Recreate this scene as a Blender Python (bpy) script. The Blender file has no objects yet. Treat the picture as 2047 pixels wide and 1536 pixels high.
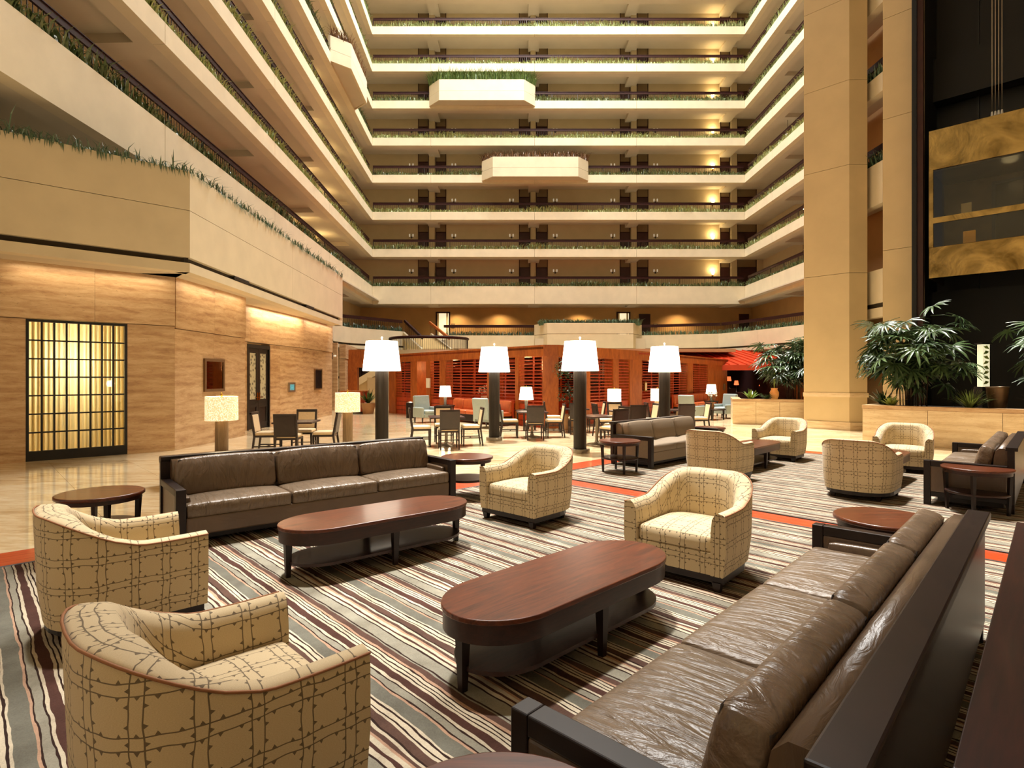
import bpy, bmesh, math, random
from mathutils import Vector, Matrix
random.seed(7)
SC = bpy.context.scene
COL = SC.collection
PI = math.pi
# ---------------------------------------------------------------- camera, world, lights
FPX, EYE, HZ, CX = 1150.0, 1.7, 755.0, 1023.5      # focal length in pixels, eye height, horizon row
cam_d = bpy.data.cameras.new('camera')
cam = bpy.data.objects.new('camera', cam_d); COL.objects.link(cam)
cam.location = (0, 0, EYE); cam.rotation_euler = (PI/2, 0, 0)
cam_d.sensor_width = 36.0; cam_d.lens = FPX/2047*36.0
cam_d.shift_y = -13.0/2047; cam_d.clip_end = 300; cam_d.clip_start = 0.05
SC.camera = cam
vs = SC.view_settings
vs.view_transform = 'Standard'; vs.look = 'None'; vs.gamma = 1.0; vs.use_curve_mapping = False
vs.exposure = 0.0
SC.cycles.max_bounces = 6; SC.cycles.diffuse_bounces = 4; SC.cycles.glossy_bounces = 3
SC.cycles.transmission_bounces = 4; SC.cycles.transparent_max_bounces = 8
SC.cycles.sample_clamp_indirect = 6.0
SC.cycles.use_adaptive_sampling = True; SC.cycles.adaptive_threshold = .05; SC.cycles.adaptive_min_samples = 12
SC.cycles.caustics_reflective = False; SC.cycles.caustics_refractive = False
W = bpy.data.worlds.new('world'); SC.world = W; W.use_nodes = True
W.node_tree.nodes['Background'].inputs['Color'].default_value = (1.0, 0.92, 0.8, 1)
W.node_tree.nodes['Background'].inputs['Strength'].default_value = 0.45

def lamp(kind, name, loc, energy, color=(1, .9, .75), rot=(0, 0, 0), **kw):
    d = bpy.data.lights.new(name, kind); d.energy = energy; d.color = color
    for k, v in kw.items(): setattr(d, k, v)
    o = bpy.data.objects.new(name, d); COL.objects.link(o); o.location = loc; o.rotation_euler = rot
    return o
# the glazed roof of the atrium
lamp('AREA', 'skylight', (2.0, 31, 37.9), 22000, (1.0, .98, .93), (0, 0, 0), shape='RECTANGLE', size=13, size_y=18)
# sun coming through the glazed roof
lamp('SUN', 'sun', (0, 0, 50), 6.5, (1.0, .95, .86), (math.radians(-11), math.radians(-7), 0), angle=math.radians(4))

# ---------------------------------------------------------------- helpers
K = 1.065
def fl(px, py):                       # a floor point seen at a pixel of the photograph
    t = EYE/(py-HZ); return ((px-CX)*t, FPX*t)
def at(px, y):                        # x at a distance
    return (px-CX)/FPX*y
def zz(py, y):
    return EYE+(HZ-py)/FPX*y

class MB:
    def __init__(s): s.v = []; s.f = []; s.uv = None; s.sm = []
    def add(s, vs_, fs, smooth=False):
        n = len(s.v); s.v += [tuple(p) for p in vs_]
        s.f += [tuple(i+n for i in f) for f in fs]; s.sm += [smooth]*len(fs)
        return s
    def box(s, x0, x1, y0, y1, z0, z1):
        if x0 > x1: x0, x1 = x1, x0
        if y0 > y1: y0, y1 = y1, y0
        if z0 > z1: z0, z1 = z1, z0
        return s.add([(x0,y0,z0),(x1,y0,z0),(x1,y1,z0),(x0,y1,z0),(x0,y0,z1),(x1,y0,z1),(x1,y1,z1),(x0,y1,z1)],
                     [(0,3,2,1),(4,5,6,7),(0,1,5,4),(1,2,6,5),(2,3,7,6),(3,0,4,7)])
    def prism(s, poly, z0, z1, smooth=False):
        a = sum(poly[i][0]*poly[(i+1)%len(poly)][1]-poly[(i+1)%len(poly)][0]*poly[i][1] for i in range(len(poly)))
        if a < 0: poly = poly[::-1]
        n = len(poly)
        s.add([(p[0],p[1],z0) for p in poly]+[(p[0],p[1],z1) for p in poly],
              [tuple(range(n-1,-1,-1)), tuple(range(n,2*n))])
        if smooth: s.add([(p[0],p[1],z0) for p in poly]+[(p[0],p[1],z1) for p in poly], [])
        k = len(s.v)-2*n
        s.f += [(k+i, k+(i+1)%n, k+n+(i+1)%n, k+n+i) for i in range(n)]; s.sm += [smooth]*n
        return s
    def frus(s, cx, cy, z0, z1, a0, b0, a1, b1, dx=0, dy=0):
        """tapered square bar: half sizes a,b at bottom and top"""
        return s.add([(cx-a0,cy-b0,z0),(cx+a0,cy-b0,z0),(cx+a0,cy+b0,z0),(cx-a0,cy+b0,z0),
                      (cx+dx-a1,cy+dy-b1,z1),(cx+dx+a1,cy+dy-b1,z1),(cx+dx+a1,cy+dy+b1,z1),(cx+dx-a1,cy+dy+b1,z1)],
                     [(0,3,2,1),(4,5,6,7),(0,1,5,4),(1,2,6,5),(2,3,7,6),(3,0,4,7)])
    def lathe(s, prof, n=32, cx=0, cy=0, caps=True):
        k = len(s.v)
        for r, z in prof:
            for i in range(n):
                a = 2*PI*i/n; s.v.append((cx+r*math.cos(a), cy+r*math.sin(a), z))
        for j in range(len(prof)-1):
            for i in range(n):
                s.f.append((k+j*n+i, k+j*n+(i+1)%n, k+(j+1)*n+(i+1)%n, k+(j+1)*n+i)); s.sm.append(True)
        if caps:
            m = len(prof)-1; a, b = s.v[k:k+n], s.v[k+m*n:k+m*n+n]
            s.add(a+b, [tuple(range(n-1,-1,-1)), tuple(range(n, 2*n))])
        return s
    def tube(s, pts, r, n=6, closed=False, r1=None):
        pts = [Vector(p) for p in pts]; m = len(pts); k = len(s.v); up = Vector((0,0,1))
        for j, p in enumerate(pts):
            d = (pts[(j+1)%m]-pts[j-1]) if closed else (pts[min(j+1,m-1)]-pts[max(j-1,0)])
            d.normalize()
            u = up if abs(d.z) < .95 else Vector((1,0,0))
            a = d.cross(u).normalized(); b = a.cross(d)
            rr = r if r1 is None else r+(r1-r)*j/max(1,m-1)
            for i in range(n):
                t = 2*PI*i/n; q = p+a*(rr*math.cos(t))+b*(rr*math.sin(t)); s.v.append(tuple(q))
        for j in range(m if closed else m-1):
            for i in range(n):
                j2 = (j+1)%m
                s.f.append((k+j*n+i, k+j*n+(i+1)%n, k+j2*n+(i+1)%n, k+j2*n+i)); s.sm.append(True)
        if not closed:
            s.f.append(tuple(k+i for i in range(n))[::-1]); s.sm.append(False)
            s.f.append(tuple(k+(m-1)*n+i for i in range(n))); s.sm.append(False)
        return s
    def bar(s, p, q, w, h):
        """box of width w (horizontal) and height h along p-q (centre line)"""
        p, q = Vector(p), Vector(q); d = (q-p).normalized()
        a = d.cross(Vector((0,0,1)))
        a = a.normalized() if a.length > 1e-4 else Vector((1,0,0))
        b = a.cross(d).normalized(); a = a*(w/2); b = b*(h/2)
        return s.add([p-a-b,p+a-b,p+a+b,p-a+b,q-a-b,q+a-b,q+a+b,q-a+b],
                     [(0,1,2,3),(7,6,5,4),(0,4,5,1),(1,5,6,2),(2,6,7,3),(3,7,4,0)])
    def xf(s, m, start=0):
        s.v[start:] = [tuple(m @ Vector(p)) for p in s.v[start:]]; return s
    def build(s, name, mat=None, parent=None, bevel=0, kind=None, seg=2, loc=None, rz=None):
        me = bpy.data.meshes.new(name); me.from_pydata(s.v, [], s.f)
        if any(s.sm): me.polygons.foreach_set('use_smooth', s.sm)
        if s.uv:
            l = me.uv_layers.new(name='UVMap')
            l.data.foreach_set('uv', [c for f in s.f for i in f for c in s.uv[i]])
        me.update()
        o = bpy.data.objects.new(name, me); COL.objects.link(o)
        if mat: me.materials.append(mat if not isinstance(mat, str) else M[mat])
        if parent: o.parent = parent
        if bevel:
            b = o.modifiers.new('bevel', 'BEVEL'); b.width = bevel; b.segments = seg; b.limit_method = 'ANGLE'
            b.angle_limit = math.radians(40)
        if kind: o['kind'] = kind
        if loc: o.location = loc
        if rz is not None: o.rotation_euler = (0, 0, rz)
        return o

def tag(o, label=None, cat=None, group=None, kind=None):
    if label: o['label'] = label
    if cat: o['category'] = cat
    if group: o['group'] = group
    if kind: o['kind'] = kind
    return o
def thing(name, label, cat, loc=(0,0,0), rz=0, group=None, kind=None):
    o = bpy.data.objects.new(name, None); COL.objects.link(o); o.empty_display_size = .1
    o.location = loc if len(loc) == 3 else (loc[0], loc[1], 0); o.rotation_euler = (0, 0, rz)
    return tag(o, label, cat, group, kind)
def struct(name, kind='structure'):
    o = bpy.data.objects.new(name, None); COL.objects.link(o); o['kind'] = kind; return o
def copy_tree(o, parent=None, label=None, loc=None, rz=None):
    c = o.copy(); COL.objects.link(c); c.parent = parent
    if label: c['label'] = label
    if loc: c.location = loc if len(loc) == 3 else (loc[0], loc[1], o.location.z)
    if rz is not None: c.rotation_euler = (0, 0, rz)
    for ch in o.children: copy_tree(ch, c)
    return c
def inst(me_obj, name, parent, loc, rot=(0,0,0), scale=None):
    o = bpy.data.objects.new(name, me_obj.data); COL.objects.link(o); o.parent = parent
    o.location = loc; o.rotation_euler = rot
    if scale: o.scale = scale
    for m in me_obj.modifiers:
        b = o.modifiers.new(m.name, m.type)
        if m.type == 'BEVEL': b.width = m.width; b.segments = m.segments; b.limit_method = m.limit_method
    return o
def rbox(sx, sy, sz, r, n=10, bulge=0.0, zb=None, z=0.0, mb=None):
    """soft cushion: rounded box centred in xy, bottom at z; bulge lifts the middle of the top; uv in metres"""
    mb = mb or MB(); h = Vector((sx/2, sy/2, sz/2)); vid = {}; uv = []
    base = len(mb.v); faces = []; vs_ = []
    def vert(p, ax):
        key = (round(p[0],4), round(p[1],4), round(p[2],4), ax)
        if key in vid: return vid[key]
        q = Vector((p[0]*h.x, p[1]*h.y, p[2]*h.z))
        c = Vector((max(-h.x+r, min(h.x-r, q.x)), max(-h.y+r, min(h.y-r, q.y)), max(-h.z+r, min(h.z-r, q.z))))
        d = q-c
        if d.length > 1e-6: q = c+d.normalized()*r
        w = max(0, 1-abs(p[0])**2.5)*max(0, 1-abs(p[1])**2.5)
        q.z += bulge*w*(1 if p[2] > 0 else -.15)*abs(p[2])
        sw = max(0, 1-abs(p[2])**2)*bulge*.35
        if abs(p[1]) > .9: q.y += math.copysign(sw, p[1])*max(0, 1-p[0]**2)
        uv.append((q.x, q.y) if ax == 2 else ((q.x, q.z) if ax == 1 else (q.y, q.z)))
        vs_.append((q.x, q.y, q.z+sz/2+z)); vid[key] = len(vs_)-1
        return vid[key]
    def g(t):     # denser near the edges
        return math.sin(t*PI/2) if abs(t) <= 1 else t
    gr = [g(-1+2*i/n) for i in range(n+1)]; gz = [-1, -.6, 0, .6, 1]
    for ax in range(3):
        A = [gr, gr, gz][(ax+1)%3] if ax != 0 else gr
        B = [gr, gr, gz][(ax+2)%3]
        A = [gr, gr, gz][(ax+1)%3]
        for sgn in (-1, 1):
            for i in range(len(A)-1):
                for j in range(len(B)-1):
                    ids = []
                    for a, b in ((A[i],B[j]),(A[i+1],B[j]),(A[i+1],B[j+1]),(A[i],B[j+1])):
                        p = [0,0,0]; p[ax] = sgn; p[(ax+1)%3] = a; p[(ax+2)%3] = b
                        ids.append(vert(p, ax))
                    faces.append(tuple(ids) if sgn > 0 else tuple(ids[::-1]))
    if mb.uv is None: mb.uv = [(0,0)]*len(mb.v)
    mb.add(vs_, faces, True); mb.uv += uv
    return mb
def weld(o, d=1e-4):
    m = o.modifiers.new('weld', 'WELD'); m.merge_threshold = d; return o

# ---------------------------------------------------------------- node materials
class NT:
    def __init__(s, name):
        s.m = bpy.data.materials.new(name); s.m.use_nodes = True; s.t = s.m.node_tree
        s.b = s.t.nodes['Principled BSDF']; s.out = s.t.nodes['Material Output']
    def n(s, typ, **kw):
        x = s.t.nodes.new(typ)
        for k, v in kw.items(): setattr(x, k, v)
        return x
    def l(s, a, b): s.t.links.new(a, b); return s
    def math(s, op, a, b=None, c=None, clamp=False):
        x = s.n('ShaderNodeMath', operation=op); x.use_clamp = clamp
        for i, q in enumerate((a, b, c)):
            if q is None: continue
            if isinstance(q, (int, float)): x.inputs[i].default_value = q
            else: s.l(q, x.inputs[i])
        return x.outputs[0]
    def coord(s, kind='Object', scale=(1,1,1), rot=(0,0,0), loc=(0,0,0)):
        c = s.n('ShaderNodeTexCoord'); m = s.n('ShaderNodeMapping')
        m.inputs['Scale'].default_value = scale; m.inputs['Rotation'].default_value = rot; m.inputs['Location'].default_value = loc
        s.l(c.outputs[kind], m.inputs[0]); return m.outputs[0]
    def geo(s, scale=(1,1,1), rot=(0,0,0)):
        c = s.n('ShaderNodeNewGeometry'); m = s.n('ShaderNodeMapping')
        m.inputs['Scale'].default_value = scale; m.inputs['Rotation'].default_value = rot
        s.l(c.outputs['Position'], m.inputs[0]); return m.outputs[0]
    def noise(s, vec, scale=5, detail=4, rough=.55, dist=0):
        x = s.n('ShaderNodeTexNoise'); x.inputs['Scale'].default_value = scale; x.inputs['Detail'].default_value = detail
        x.inputs['Roughness'].default_value = rough; x.inputs['Distortion'].default_value = dist
        if vec: s.l(vec, x.inputs['Vector'])
        return x.outputs['Fac']
    def ramp(s, fac, stops, interp='LINEAR'):
        x = s.n('ShaderNodeValToRGB'); e = x.color_ramp; e.interpolation = interp
        while len(e.elements) < len(stops): e.elements.new(0.5)
        for el, (p, c) in zip(e.elements, stops): el.position = p; el.color = (*c, 1)
        s.l(fac, x.inputs[0]); return x.outputs[0]
    def mix(s, fac, a, b, mode='MIX'):
        x = s.n('ShaderNodeMix', data_type='RGBA', blend_type=mode)
        for i, q in ((0, fac), (6, a), (7, b)):
            if isinstance(q, (int, float)): x.inputs[i].default_value = q
            elif isinstance(q, tuple): x.inputs[i].default_value = (*q, 1)
            else: s.l(q, x.inputs[i])
        return x.outputs[2]
    def set(s, color=None, rough=.5, metal=0, spec=None, bump=None, bs=.2, bd=.01, coat=0, emit=None, es=0, sheen=0):
        b = s.b
        if color is not None:
            if isinstance(color, tuple): b.inputs['Base Color'].default_value = (*color, 1)
            else: s.l(color, b.inputs['Base Color'])
        if isinstance(rough, (int, float)): b.inputs['Roughness'].default_value = rough
        else: s.l(rough, b.inputs['Roughness'])
        b.inputs['Metallic'].default_value = metal
        if spec is not None: b.inputs['Specular IOR Level'].default_value = spec
        if coat: b.inputs['Coat Weight'].default_value = coat; b.inputs['Coat Roughness'].default_value = .12
        if sheen: b.inputs['Sheen Weight'].default_value = sheen
        if emit: b.inputs['Emission Color'].default_value = (*emit, 1); b.inputs['Emission Strength'].default_value = es
        if bump is not None:
            x = s.n('ShaderNodeBump'); x.inputs['Strength'].default_value = bs; x.inputs['Distance'].default_value = bd
            s.l(bump, x.inputs['Height']); s.l(x.outputs[0], b.inputs['Normal'])
        return s.m
def srgb(r, g, b):
    f = lambda c: (c/255/12.92) if c <= 10 else ((c/255+.055)/1.055)**2.4
    return (f(r), f(g), f(b))
M = {}
def mk(name, color, rough=.5, var=.0, scale=6, bs=0, **kw):
    n = NT(name)
    if var:
        f = n.noise(n.geo(), scale, 4)
        lo = tuple(c*(1-var) for c in color); hi = tuple(min(1, c*(1+var)) for c in color)
        c = n.ramp(f, [(.3, lo), (.7, hi)])
        M[name] = n.set(c, rough, bump=f if bs else None, bs=bs, **kw)
    else: M[name] = n.set(color, rough, **kw)
    return M[name]
mk('concrete', srgb(213, 199, 168), .75, .05, 1.5)
mk('concrete_dark', srgb(196, 170, 124), .8, .06, 1.5)
mk('corridor', srgb(192, 174, 138), .85, .05, 1.0)
mk('soffit', srgb(200, 188, 164), .85, .04, .8)
mk('pier', srgb(206, 182, 138), .7, .05, 1.2)
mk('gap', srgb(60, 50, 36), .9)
mk('door', srgb(58, 22, 18), .45, .2, 3)
mk('transom', srgb(120, 98, 66), .6)
mk('rail_wood', srgb(46, 18, 12), .55, .2, 8, spec=.2)
mk('iron', srgb(38, 26, 20), .5)
mk('espresso', srgb(30, 17, 13), .38, .25, 7, spec=.35)
mk('chair_wood', srgb(44, 30, 24), .35, .2, 9)
mk('black', srgb(16, 14, 13), .4)
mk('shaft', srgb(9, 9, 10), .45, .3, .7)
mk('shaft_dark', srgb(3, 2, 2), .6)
mk('steel', srgb(170, 158, 138), .35, .1, 4, metal=.8)
mk('plaster_cream', srgb(226, 206, 160), .7)
mk('soil', srgb(40, 30, 22), .95, .3, 20)
mk('seat_cream', srgb(222, 196, 158), .75, .05, 30)
mk('fabric_taupe', srgb(138, 121, 101), .8, .06, 60)
mk('piping', srgb(150, 98, 60), .7)
mk('piping_dark', srgb(46, 34, 28), .5)
mk('blue_fabric', srgb(150, 162, 160), .85, .08, 40)
mk('orange_leather', srgb(170, 78, 30), .45, .15, 6)
mk('red_roof', srgb(200, 62, 24), .5, .1, 2)
mk('dark_red', srgb(46, 12, 10), .6, .2, 2)
mk('frame_bronze', srgb(110, 80, 50), .4, .1, 5)
mk('brass_trim', srgb(190, 140, 60), .25, metal=1)
mk('white_plastic', srgb(230, 228, 220), .5)
mk('pot_bronze', srgb(96, 74, 48), .35, .2, 3, metal=.5)
mk('pot_tan', srgb(150, 110, 70), .6, .1, 6)
mk('trunk', srgb(70, 52, 36), .9, .3, 20)
mk('shade_lit', srgb(255, 246, 230), .8, emit=(1.0, .88, .7), es=5.5)
mk('shade_small', srgb(255, 246, 230), .8, emit=(1.0, .86, .64), es=4.0)
mk('bulb', (1, .9, .7), .5, emit=(1.0, .78, .42), es=12)
mk('sconce_white', srgb(235, 225, 205), .6, emit=(1, .9, .7), es=.25)
mk('lit_room', srgb(240, 225, 180), .8, emit=(1.0, .85, .55), es=.9)
mk('red_glow', srgb(220, 60, 30), .6, emit=(1.0, .2, .06), es=1.3)
mk('exit_red', srgb(200, 30, 20), .6, emit=(1.0, .1, .05), es=1.5)

def leafmat(name, a, b, rough=.4):
    n = NT(name); o = n.n('ShaderNodeObjectInfo')
    f = n.math('MULTIPLY_ADD', o.outputs['Random'], .45, n.math('MULTIPLY', n.noise(n.geo(), 9, 2), .6))
    M[name] = n.set(n.ramp(f, [(.2, a), (.85, b)]), rough)
leafmat('leaf_palm', srgb(22, 40, 24), srgb(98, 124, 78), .3)
leafmat('leaf_box', srgb(34, 62, 26), srgb(128, 152, 78))
leafmat('leaf_gallery', srgb(52, 74, 40), srgb(176, 184, 120))
leafmat('leaf_ledge', srgb(30, 52, 40), srgb(98, 122, 88))
leafmat('leaf_russet', srgb(52, 30, 18), srgb(140, 104, 70))
leafmat('leaf_light', srgb(84, 116, 40), srgb(190, 206, 110))
leafmat('leaf_spiky', srgb(44, 66, 30), srgb(150, 170, 90))

# travertine cladding and stone floor
def stone(name, c0, c1, c2, sx, sz, rough, amp=.3, var=.06):
    n = NT(name)
    wv = n.n('ShaderNodeTexWave', wave_type='BANDS', bands_direction='Z'); wv.inputs['Scale'].default_value = .6
    wv.inputs['Distortion'].default_value = 10; wv.inputs['Detail'].default_value = 6; wv.inputs['Detail Scale'].default_value = 1.1; wv.inputs['Detail Roughness'].default_value = .62
    o = n.n('ShaderNodeObjectInfo'); ps = n.n('ShaderNodeVectorMath', operation='ADD'); n.l(n.geo((sx*.7, sx*.7, sz*1.6)), ps.inputs[0])
    n.l(n.math('MULTIPLY', o.outputs['Random'], 7.0), ps.inputs[1]); n.l(ps.outputs[0], wv.inputs['Vector'])
    co = n.geo((sx*1.6, sx*1.6, sz*3.0))
    f1 = n.noise(co, 1.6, 7, .66, .7); f2 = n.noise(n.geo((sx*5, sx*5, sz*7)), 3.0, 4, .7)
    f = n.math('ADD', n.math('ADD', n.math('MULTIPLY', wv.outputs['Fac'], amp), n.math('MULTIPLY', f1, .75-amp)), n.math('MULTIPLY', f2, .25))
    f = n.math('ADD', f, n.math('MULTIPLY', n.math('SUBTRACT', o.outputs['Random'], .5), var))
    c = n.ramp(f, [(.3, c0), (.47, c1), (.64, c2)])
    p = n.noise(n.geo((sx*12, sx*12, sz*14)), 3, 2); pit = n.math('GREATER_THAN', p, .69)
    c = n.mix(n.math('MULTIPLY', pit, .45), c, tuple(x*.4 for x in c0))
    M[name] = n.set(c, rough)
stone('travertine', srgb(150, 110, 76), srgb(190, 154, 114), srgb(212, 182, 142), .5, 1.6, .45, .09)
stone('travertine_light', srgb(192, 160, 118), srgb(218, 192, 152), srgb(234, 214, 178), .5, 1.9, .45, .07)
def floor_stone():
    n = NT('floor_stone'); co = n.geo((.55, 2.2, 1), (0, 0, math.radians(-10)))
    o = n.n('ShaderNodeObjectInfo')
    f1 = n.noise(co, 1.2, 6, .65, 1.4); f2 = n.noise(co, 7, 5, .7, .6)
    f = n.math('ADD', n.math('ADD', n.math('MULTIPLY', f1, .6), n.math('MULTIPLY', f2, .4)),
               n.math('MULTIPLY', n.math('SUBTRACT', o.outputs['Random'], .5), .08))
    c = n.ramp(f, [(.34, srgb(190, 158, 112)), (.48, srgb(222, 198, 156)), (.64, srgb(238, 222, 188))])
    M['floor_stone'] = n.set(c, n.math('MULTIPLY_ADD', f2, .06, .05), spec=.7)
floor_stone()
# wood with grain along local x
def wood(name, a, b, rough=.3, coat=.4, sc=(1.2, 14, 14), kind='Object'):
    n = NT(name); co = n.coord(kind, sc) if kind != 'geo' else n.geo(sc)
    f = n.math('ADD', n.math('MULTIPLY', n.noise(co, 1.6, 6, .65, 1.2), .7), n.math('MULTIPLY', n.noise(co, 9, 3), .3))
    M[name] = n.set(n.ramp(f, [(.3, a), (.7, b)]), rough, coat=coat, spec=.35)
wood('mahogany', srgb(42, 18, 10), srgb(112, 54, 27), .32, .15)
wood('mahogany_dark', srgb(28, 14, 10), srgb(60, 29, 20), .4, .15)
wood('border_wood', srgb(150, 44, 18), srgb(212, 86, 38), .35, .2, (.8, 10, 10))
wood('cedar', srgb(124, 58, 20), srgb(190, 104, 40), .45, .05, (2.5, 2.5, .6), 'geo')
wood('cedar_red', srgb(140, 44, 18), srgb(196, 78, 36), .45, .1, (2.5, 2.5, .6), 'geo')
wood('lamp_post', srgb(18, 14, 11), srgb(52, 42, 32), .5, 0, (9, 9, .6))
wood('lamp_post_light', srgb(96, 76, 54), srgb(158, 132, 100), .35, .2, (9, 9, .6))

def leather(name, col, seat=False, ori=(3, 14, 3)):
    n = NT(name); co = n.coord('Object', ori)
    w = n.noise(co, 1.7, 4, .5, 1.8); fine = n.noise(n.coord('Object'), 160, 2)
    h = n.math('ADD', n.math('MULTIPLY', w, 1.0), n.math('MULTIPLY', fine, .03))
    tone = n.noise(n.coord('Object'), 3, 3)
    c = n.ramp(tone, [(.3, tuple(x*.82 for x in col)), (.7, tuple(x*1.12 for x in col))])
    M[name] = n.set(c, n.math('MULTIPLY_ADD', tone, .16, .24), bump=h, bs=.8 if seat else .3, bd=.04 if seat else .015, spec=.55)
leather('leather_seat', srgb(112, 94, 76), True, (6.5, 1.3, 2))
leather('leather_back', srgb(106, 87, 70), True, (4, 1.2, 1.4))
leather('leather', srgb(98, 78, 60))

def plaid():
    n = NT('plaid_fabric'); uvn = n.n('ShaderNodeTexCoord'); sep = n.n('ShaderNodeSeparateXYZ')
    warp = n.n('ShaderNodeTexNoise'); warp.inputs['Scale'].default_value = 7; warp.inputs['Detail'].default_value = 1
    n.l(uvn.outputs['UV'], warp.inputs['Vector'])
    add = n.n('ShaderNodeVectorMath', operation='MULTIPLY_ADD')
    sub = n.n('ShaderNodeVectorMath', operation='SUBTRACT'); sub.inputs[1].default_value = (.5, .5, .5)
    n.l(warp.outputs['Color'], sub.inputs[0]); n.l(sub.outputs[0], add.inputs[0]); add.inputs[1].default_value = (.032, .032, 0)
    n.l(uvn.outputs['UV'], add.inputs[2]); n.l(add.outputs[0], sep.inputs[0])
    P = .172
    def lines(a, b):
        fa = n.math('FRACT', n.math('DIVIDE', a, P)); outs = []
        for off, sg in ((.36, -1), (.60, 1)):
            d = n.math('MULTIPLY', n.math('SUBTRACT', fa, off), P)           # metres from the line
            ad = n.math('ABSOLUTE', d)
            outs.append(n.math('LESS_THAN', ad, .0023))
            # small thorns standing off the line
            fb = n.math('FRACT', n.math('ADD', n.math('DIVIDE', b, P), .0))
            for c0 in (.16, .47, .80):
                t = n.math('SUBTRACT', 1.0, n.math('DIVIDE', n.math('ABSOLUTE', n.math('SUBTRACT', fb, c0)), .055))
                hgt = n.math('MULTIPLY', n.math('MAXIMUM', t, 0), .015)
                dd = n.math('MULTIPLY', d, sg)
                outs.append(n.math('MULTIPLY', n.math('LESS_THAN', dd, hgt), n.math('GREATER_THAN', dd, 0.0)))
        r = outs[0]
        for q in outs[1:]: r = n.math('MAXIMUM', r, q)
        return r
    L = n.math('MAXIMUM', lines(sep.outputs[0], sep.outputs[1]), lines(sep.outputs[1], sep.outputs[0]))
    mp = n.n('ShaderNodeMapping'); mp.inputs['Scale'].default_value = (60, 300, 1); n.l(uvn.outputs['UV'], mp.inputs[0])
    wv = n.noise(mp.outputs[0], 3, 2)
    base = n.ramp(wv, [(.3, srgb(190, 168, 130)), (.7, srgb(212, 192, 155))])
    c = n.mix(n.math('MULTIPLY', L, .85), base, srgb(78, 60, 38))
    M['plaid_fabric'] = n.set(c, .8, bump=wv, bs=.08, bd=.002, sheen=.15)
plaid()

def carpet():
    n = NT('striped_carpet')
    co = n.coord('Object'); sep = n.n('ShaderNodeSeparateXYZ'); n.l(co, sep.inputs[0])
    wob = n.noise(n.coord('Object', (3, .9, 1)), 3.0, 3)
    u = n.math('ADD', sep.outputs[0], n.math('MULTIPLY', n.math('SUBTRACT', wob, .5), .05))
    dk, cr, sl, pe, bk, gy, mr = (srgb(92, 70, 62), srgb(200, 190, 170), srgb(112, 111, 102), srgb(180, 148, 126),
                                  srgb(54, 39, 35), srgb(148, 145, 132), srgb(80, 55, 49))
    seq = [(dk,.055),(cr,.016),(bk,.012),(cr,.03),(bk,.012),(cr,.014),(sl,.10),(pe,.014),(bk,.012),(gy,.045),(bk,.01),(cr,.02),(mr,.06),
           (cr,.02),(bk,.01),(cr,.02),(bk,.01),(cr,.02),(bk,.01),(pe,.02),(dk,.05),(gy,.015),(bk,.012),(gy,.10),(bk,.012),
           (cr,.03),(mr,.022),(cr,.03),(pe,.018),(dk,.03),(cr,.02),(bk,.014)]
    tot = sum(w for _, w in seq); x = 0; st = []
    for c, w in seq: st.append((x/tot, c)); x += w
    c1 = n.ramp(n.math('FRACT', n.math('DIVIDE', n.math('ADD', u, 40.3), tot*.82)), st, 'CONSTANT')
    blot = n.noise(co, 2.6, 5, .6); fine = n.noise(co, 120, 2)
    m = n.ramp(n.math('ADD', n.math('MULTIPLY', blot, .75), n.math('MULTIPLY', fine, .25)), [(.32, (.56, .52, .49)), (.66, (1.12, 1.1, 1.07))])
    c = n.mix(1.0, c1, m, 'MULTIPLY')
    M['striped_carpet'] = n.set(c, .95, bump=fine, bs=.4, bd=.006, spec=.1)
carpet()

def brass():
    n = NT('brass'); f = n.noise(n.geo(), .9, 4, .6, 1.2)
    c = n.ramp(f, [(.3, srgb(104, 82, 42)), (.65, srgb(200, 166, 100))])
    M['brass'] = n.set(c, n.math('MULTIPLY_ADD', f, .15, .16), metal=1, bump=f, bs=.3, bd=.05)
brass()
mk('cab_wood', srgb(58, 44, 22), .35, .4, 2, metal=.3)
mk('cab_door', srgb(36, 30, 18), .25, .4, 2, metal=.5)
def curtain():
    n = NT('curtain'); M['curtain'] = n.set(srgb(232, 222, 192), .9)
    n.b.inputs['Transmission Weight'].default_value = 0
    tr = n.n('ShaderNodeBsdfTranslucent'); tr.inputs[0].default_value = (*srgb(232, 214, 166), 1)
    mx = n.n('ShaderNodeMixShader'); mx.inputs[0].default_value = .55
    n.l(n.b.outputs[0], mx.inputs[1]); n.l(tr.outputs[0], mx.inputs[2]); n.l(mx.outputs[0], n.out.inputs[0])
curtain()
def glass():
    n = NT('pane_glass'); t = n.n('ShaderNodeBsdfTransparent'); t.inputs[0].default_value = (.93, .93, .88, 1)
    g = n.n('ShaderNodeBsdfGlossy'); g.inputs['Roughness'].default_value = .03
    fr = n.n('ShaderNodeFresnel'); fr.inputs[0].default_value = 1.45
    mx = n.n('ShaderNodeMixShader'); n.l(fr.outputs[0], mx.inputs[0]); n.l(t.outputs[0], mx.inputs[1]); n.l(g.outputs[0], mx.inputs[2])
    n.l(mx.outputs[0], n.out.inputs[0]); M['pane_glass'] = n.m
glass()
def shade_woven():
    n = NT('shade_woven'); v = n.n('ShaderNodeTexVoronoi'); v.inputs['Scale'].default_value = 55; n.l(n.coord('Object'), v.inputs['Vector'])
    f = n.ramp(v.outputs['Distance'], [(.25, (1.0, .86, .6)), (.6, (.62, .46, .24))])
    M['shade_woven'] = n.set(f, .8); n.l(f, n.b.inputs['Emission Color']); n.b.inputs['Emission Strength'].default_value = 1.1
shade_woven()
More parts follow.
